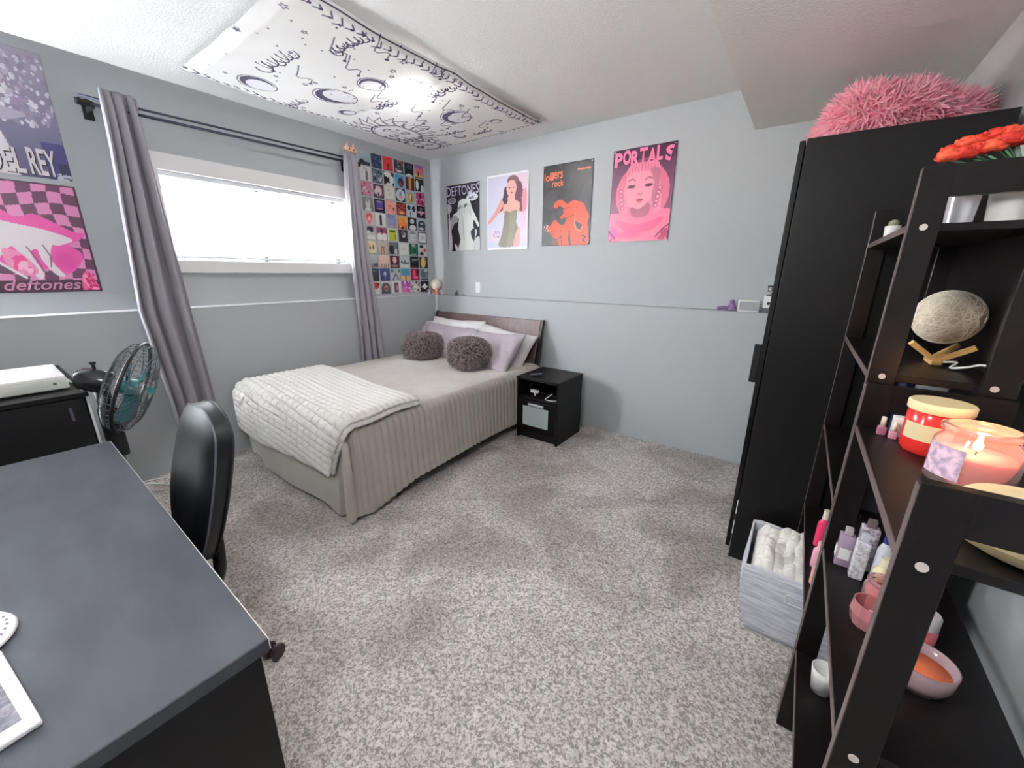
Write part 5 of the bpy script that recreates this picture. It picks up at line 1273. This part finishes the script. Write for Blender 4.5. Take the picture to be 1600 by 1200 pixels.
wbk = b.build('folded_blanket', m_fluff, None, smooth=True, solid=.012, loc=(.167, 1.705, .16))
tag(wbk, 'fluffy white blanket stuffed into the grey fabric basket', 'blanket')

# ------------------------------------------------------------------ little things on the back ledge, left of the wardrobe
ZB = ZL + .004
bw = thing('bow', 'crumpled lilac fabric bow on the back ledge left of the white framed box', 'bow', (-.42, 3.15, ZB))
m_lil = mat('lilac_fabric', rgb(160, 128, 176), .8, var=(60, rgb(110, 84, 130), .9))
MB().tube(crom([(-.475, 3.14, ZB + .012), (-.44, 3.135, ZB + .022), (-.40, 3.15, ZB + .014), (-.37, 3.14, ZB + .02)], False), .012, 8).build('bow_tail', m_lil, bw, smooth=True)
MB().lathe([(0, 0), (.03, .004), (.034, .02), (.022, .045), (.014, .07), (0, .078)], (-.392, 3.165, ZB), 9).build('bow_loop', m_lil, bw, smooth=True)
fbx = thing('clock', 'grey fronted box with a white frame on the back ledge', 'clock', (-.29, 3.15, ZB))
rounded('white_frame', -.352, -.222, 3.128, 3.165, ZB, ZB + .076, m_white, fbx, r=.006)
MB().box(-.343, -.231, 3.1255, 3.129, ZB + .008, ZB + .068, bev=.002).build('grey_front', mat('grey_face', rgb(176, 178, 182), .4), fbx)
dbx = rounded('box', -.212, -.15, 3.13, 3.175, ZB, ZB + .032, mat('dark_grey_box', rgb(92, 92, 98), .5), None, r=.002); tag(dbx, 'flat dark grey box under the white cube near the wardrobe', 'box')
wcb = thing('box', 'white cube box with a dark dot stacked on the flat grey box', 'box', (-.175, 3.15, ZB + .032))
rounded('box_body', -.206, -.140, 3.132, 3.172, ZB + .032, ZB + .112, m_white, wcb, r=.003)
MB().lathe([(0, 0), (.010, 0), (.010, .0015), (0, .0015)], n=16, M=Matrix.Translation((-.176, 3.1315, ZB + .062)) @ Matrix.Rotation(PI / 2, 4, 'X')).build('dark_dot', m_black, wcb)
pjr = thing('jar', 'black and clear patterned jar on top of the white cube box', 'jar', (-.17, 3.15, ZB + .112))
autosmooth(MB().lathe([(0, 0), (.024, 0), (.024, .06), (0, .06)], (-.172, 3.152, ZB + .112), 24).build('jar_body', mat('patterned_jar', rgb(206, 206, 206), .3, var=(60, rgb(50, 50, 54), 1.0)), pjr))
for zz in (.0, .055): autosmooth(MB().lathe([(0, zz), (.0255, zz), (.0255, zz + .01), (0, zz + .01)], (-.172, 3.152, ZB + .112), 24).build('jar_band', m_black, pjr))

# ------------------------------------------------------------------ desk
desk = thing('desk', 'black desk with a wide smudged top in the near left corner', 'desk', (-1.29, -.2, 0))
Md = Matrix.Translation((-.635, .178, 0)) @ Matrix.Rotation(T(-1.0), 4, 'Z') @ Matrix.Translation((.635, -.178, 0))
MB().box(-1.945, -.635, -.62, .178, .722, .75, bev=.0018, M=Md).build('desk_top', m_desk, desk)
MB().box(-1.945, -.6352, .1778, .1798, .727, .747, M=Md).build('edge_band', m_deskedge, desk)
MB().box(-.662, -.640, -.60, .165, 0, .722, bev=.001, M=Md).build('side_panel', m_dark, desk)
MB().box(-1.935, -1.913, -.60, .165, 0, .722, bev=.001, M=Md).build('side_panel', m_dark, desk)
MB().box(-1.913, -.662, -.56, -.545, .30, .722, M=Md).build('back_panel', m_dark, desk)

# hand mirror with a beaded white rim lying on the desk
hm = thing('hand_mirror', 'white rimmed oval hand mirror with a beaded edge lying on the desk', 'mirror', (-1.07, -.15, .75))
m_rim = mat('mirror_rim', rgb(232, 228, 232), .45)
hx, hy = -1.018, -.150
MB().lathe([(0, 0), (.078, 0), (.084, .005), (.080, .011), (.066, .011), (.064, .008), (0, .008)], (hx, hy, .7505), 56).build('mirror_frame', m_rim, hm, smooth=True)
MB().lathe([(0, .0082), (.0635, .0082), (.0635, .0092), (0, .0092)], (hx, hy, .7505), 48).build('mirror_glass', mat('mirror_surface', rgb(206, 190, 196), .12, metal=.6), hm)
MB().prism([(-.955, -.158, .7505), (-.948, -.088, .7505), (-.74, -.062, .7505), (-.73, -.145, .7505)], (0, 0, .010), bev=.003).build('handle', m_rim, hm)
MB().prism([(-.925, -.143, .7606), (-.925, -.101, .7606), (-.76, -.078, .7606), (-.755, -.133, .7606)], (0, 0, .0012)).build('handle_inlay', mat('mirror_inlay', rgb(150, 148, 160), .4, var=(90, rgb(90, 90, 104), .9)), hm)
for k in range(34):
    a = 2 * PI * k / 34
    MB().ball((hx + .0725 * math.cos(a), hy + .0725 * math.sin(a), .762), .0022, 8).build('bead', mat('bead_grey', rgb(140, 132, 142), .3) if k == 0 else bpy.data.materials['bead_grey'], hm, smooth=True)

# ------------------------------------------------------------------ cabinet with printer in the window corner
CX0, CX1, CY0, CY1, CH = -3.20, -2.40, -.45, .222, .845
cb = thing('cabinet', 'black cabinet behind the desk, under the white printer', 'cabinet', (-2.8, -.1, 0))
MB().box(CX0, CX1 - .020, CY0, CY1, .0, CH - .02, bev=.002).build('cabinet_body', m_dark, cb)
MB().box(CX0 - .005, CX1 + .006, CY0 - .005, CY1 + .004, CH - .02, CH, bev=.002).build('cabinet_top', m_dark, cb)
dd = MB().box(CX1 - .019, CX1, CY0 + .004, CY1 - .012, .05, CH - .024, bev=.002).build('door', m_black, cb)
MB().box(CX1, CX1 + .004, .158, .168, .73, .79, bev=.002).build('latch', mat('latch_grey', rgb(90, 84, 100), .4), dd)
MB().box(CX1 - .018, CX1 + .0012, CY1 - .007, CY1 + .001, .0, CH - .021).build('edge_band', m_trim, cb)
pr = thing('printer', 'flat white and grey printer lying on the black cabinet', 'printer', (-2.66, 0, CH))
Mp = Matrix.Translation((-2.505, .19, 0)) @ Matrix.Rotation(T(0), 4, 'Z') @ Matrix.Translation((2.505, -.19, 0))
autosmooth(MB().box(-2.86, -2.505, -.26, .19, CH + .006, CH + .052, bev=.006, seg=2, M=Mp).build('printer_body', mat('printer_grey', rgb(208, 212, 206), .45), pr))
autosmooth(MB().box(-2.865, -2.51, -.265, .186, CH + .050, CH + .062, bev=.004, seg=2, M=Mp).build('scanner_lid', m_white, pr))
MB().box(-2.84, -2.52, -.24, .175, CH, CH + .007).build('foot_pad', m_black, pr)
MB().box(-2.5055, -2.503, .145, .155, CH + .028, CH + .036).build('status_light', mat('green_light', rgb(70, 120, 70), .4), pr)
pcord = MB().tube(crom([(-2.72, .205, CH + .004), (-2.60, .208, CH + .005), (-2.50, .212, CH + .005), (-2.42, .216, CH + .004)], False), .004, 8).build('power_cord', m_white, None, smooth=True)
pcord.name = 'white_cable'; tag(pcord, 'white cord lying on the cabinet top beside the printer', 'cable')

# ------------------------------------------------------------------ pedestal fan
fan = thing('pedestal_fan', 'black pedestal fan with teal blades beside the left curtain', 'fan', (-2.19, .26, 0))
FC = Vector((-2.155, .328, .885)); n = Vector((.42, .84, -.36)).normalized()
up0 = Vector((0, 0, 1)); e2 = (up0 - n * up0.dot(n)).normalized(); e1 = n.cross(e2)
MF = Matrix((e1, e2, n)).transposed().to_4x4(); MF.translation = FC
def loc2(p): return MF @ Vector(p)
RF = .180
cg = MB()
for r_, z_ in ((RF, 0), (RF * .99, .022), (RF * .80, .045), (RF * .5, .056), (.045, .060)):
    cg.tube([loc2((r_ * math.cos(a), r_ * math.sin(a), z_)) for a in [2 * PI * i / 48 for i in range(48)]], .0035 if z_ == 0 else .0016, 6, closed=True)
for i in range(48):
    a = 2 * PI * i / 48
    cg.tube([loc2((q * math.cos(a + w), q * math.sin(a + w), z)) for q, z, w in ((RF, .004, 0), (RF * .95, .030, .03), (RF * .7, .05, .10), (RF * .45, .058, .16), (.04, .061, .2))], .0011, 4)
m_grl = mat('grille_wire', rgb(92, 98, 102), .4, metal=.3)
cg.build('front_grille', m_grl, fan)
cg = MB()
for r_, z_ in ((RF * .99, -.02), (RF * .80, -.05), (RF * .5, -.065), (.05, -.07)):
    cg.tube([loc2((r_ * math.cos(a), r_ * math.sin(a), z_)) for a in [2 * PI * i / 48 for i in range(48)]], .0018, 6, closed=True)
for i in range(44):
    a = 2 * PI * i / 44
    cg.tube([loc2((q * math.cos(a), q * math.sin(a), z)) for q, z in ((RF, -.004), (RF * .95, -.034), (RF * .7, -.056), (.05, -.07))], .0011, 4)
cg.build('rear_grille', m_grl, fan)
tire = MB().tube([loc2(((RF + .004) * math.cos(a), (RF + .004) * math.sin(a), 0)) for a in [2 * PI * i / 56 for i in range(56)]], .007, 8, closed=True).build('rim_band', m_black, fan, smooth=True)
m_blade = mat('teal_blade', rgb(70, 130, 140), .2, trans=.35, ior=1.3)
MB().lathe([(0, .022), (.022, .020), (.032, .010), (.034, -.03), (0, -.03)], n=24, M=MF).build('blade_hub', m_teal, fan, smooth=True)
for k in range(3):
    a0 = k * 2 * PI / 3 + .4
    def bf(u, v):
        r_ = .028 + .125 * v; a = a0 + (u - .5) * (.55 + .55 * v) + .35 * v
        return tuple(loc2((r_ * math.cos(a), r_ * math.sin(a), (u - .5) * -.04 + .004)))
    MB().grid(bf, 12, 12).build('blade', m_blade, fan, smooth=True, solid=.002)
MB().ball(tuple(loc2((0, 0, .058))), .015, 16).build('badge', m_teal, fan, smooth=True)
mb = MB().lathe([(0, -.168), (.028, -.166), (.042, -.15), (.046, -.12), (.046, -.085), (.040, -.07), (0, -.066)], n=28, M=MF)
autosmooth(mb.build('motor_housing', mat('fan_gloss_black', rgb(30, 30, 34), .22, spec=.6), fan))
kp = loc2((0, .044, -.12)); MB().lathe([(0, 0), (.006, 0), (.006, .02), (.010, .022), (.010, .03), (0, .031)], tuple(kp), 12).build('knob', m_black, fan)
nk = loc2((0, 0, -.10)); px_, py_ = nk.x, nk.y
MB().tube([(nk.x, nk.y, nk.z - .02), (nk.x, nk.y, nk.z - .10), (nk.x, nk.y, nk.z - .16)], [.026, .022, .028], 12).build('neck', m_black, fan, smooth=True)
rounded('control_box', nk.x - .03, nk.x + .03, nk.y - .028, nk.y + .03, .60, nk.z - .11, m_black, fan, r=.012)
MB().tube([(nk.x, nk.y, .61), (nk.x, nk.y, .03)], .014, 12).build('pole', m_black, fan, smooth=True)
autosmooth(MB().lathe([(0, 0), (.105, 0), (.105, .01), (.085, .02), (.03, .035), (.02, .05), (0, .05)], (nk.x, nk.y, 0), 36).build('base', m_black, fan))

# ------------------------------------------------------------------ office chair
ch = thing('office_chair', 'black leather office chair pushed up to the desk', 'chair', (-1.34, .10, 0))
outline = [(-1.335, .985, .300), (-1.40, .955, .293), (-1.49, .80, .272), (-1.535, .67, .255), (-1.52, .56, .238), (-1.44, .50, .230), (-1.33, .50, .230), (-1.262, .58, .240), (-1.205, .72, .257), (-1.172, .84, .272), (-1.165, .925, .284), (-1.20, .965, .291), (-1.26, .985, .296)]
oc = crom(outline, True, 5)
cxm = sum(p[0] for p in oc) / len(oc); czm = sum(p[1] for p in oc) / len(oc)
b = MB(); layers = []
for dy, s in ((0.0, .0), (.0 - .008, .55), (.0, .90), (.012, 1.0), (.05, 1.0), (.062, .90), (.068, .5), (.066, 0)):
    ring = []
    for x, z, y in oc:
        sx = cxm + (x - cxm) * s; sz = czm + (z - czm) * s
        yy = .300 - (.985 - sz) * .155 + dy
        ring.append(b.bm.verts.new((sx, yy, sz)))
    layers.append(ring)
for A_, B_ in zip(layers[:-1], layers[1:]):
    for i in range(len(A_)):
        j = (i + 1) % len(A_); b.bm.faces.new([A_[i], B_[i], B_[j], A_[j]])
bmesh.ops.remove_doubles(b.bm, verts=b.bm.verts, dist=.0002); bmesh.ops.recalc_face_normals(b.bm, faces=b.bm.faces)
autosmooth(b.build('backrest', m_leather, ch), 50)
for dd_ in (.013, .050):
    MB().tube([(cxm + (x - cxm) * 1.004, .300 - (.985 - (czm + (z - czm) * 1.004)) * .155 + dd_, czm + (z - czm) * 1.004) for x, z, y in oc], .0028, 6, closed=True).build('piping', mat('grey_piping', rgb(90, 90, 100), .4) if dd_ < .02 else m_leather, ch, smooth=True)
rounded('seat', -1.58, -1.10, -.22, .245, .43, .50, m_leather, ch, r=.03, seg=4)
MB().box(-1.45, -1.25, -.06, .12, .40, .43, bev=.005).build('seat_plate', m_blackm, ch)
MB().tube(crom([(-1.34, .06, .41), (-1.34, .22, .40), (-1.345, .285, .42), (-1.35, .302, .56)], False), .018, 8).build('back_bracket', m_blackm, ch, smooth=True)
for sx, nm in ((-1.61, 0), (-1.07, 1)):
    MB().tube(crom([(sx + (.08 if sx < -1.3 else -.08), .10, .42), (sx, .10, .43), (sx, .12, .50), (sx, .14, .60)], False), .011, 8).build('arm_bracket', m_chrome, ch, smooth=True)
    rounded('arm_pad', sx - .03, sx + .03, -.06, .205, .60, .632, m_black, ch, r=.012)
MB().tube([(-1.34, .10, .12), (-1.34, .10, .40)], .025, 16).build('gas_lift', m_blackm, ch, smooth=True)
hub = (-1.34, .10)
for k in range(5):
    a = T(88) + k * 2 * PI / 5
    ex, ey = hub[0] + .27 * math.cos(a), hub[1] + .27 * math.sin(a)
    MB().tube([(hub[0], hub[1], .105), ((hub[0] + ex) / 2, (hub[1] + ey) / 2, .10), (ex, ey, .075)], [.026, .020, .014], 8).build('base_arm', m_chrome if False else m_blackm, ch, smooth=True)
    cst = MB(); Mc = Matrix.Translation((ex + .012 * math.cos(a), ey + .012 * math.sin(a), .028)) @ Matrix.Rotation(a + .5, 4, 'Z') @ Matrix.Rotation(PI / 2, 4, 'X')
    for o_ in (-.018, .018): cst.lathe([(0, -.010), (.024, -.010), (.028, -.006), (.028, .006), (.024, .010), (0, .010)], n=24, M=Mc @ Matrix.Translation((0, 0, o_)))
    cst.tube([Mc @ Vector((0, 0, -.03)), Mc @ Vector((0, 0, .03))], .006, 8)
    autosmooth(cst.build('castor', mat('castor_plum', rgb(60, 42, 50), .35) if k == 0 else bpy.data.materials['castor_plum'], ch))

MB().ball((-1.362, .292, .46), .016, 14, sc3=(1, .7, 1.5)).build('tilt_lever', m_white, ch, smooth=True)
# cable on the carpet by the window wall
cbl = MB().tube(crom([(-3.26, .42, .008), (-3.16, .50, .008), (-3.02, .54, .012), (-3.10, .44, .010), (-3.2, .38, .010), (-3.28, .46, .008), (-3.20, .60, .008), (-3.10, .70, .008)], False), .004, 8).build('extension_cable', m_white, None, smooth=True)
tag(cbl, 'white cable looped on the carpet under the window, left of the chair', 'cable')
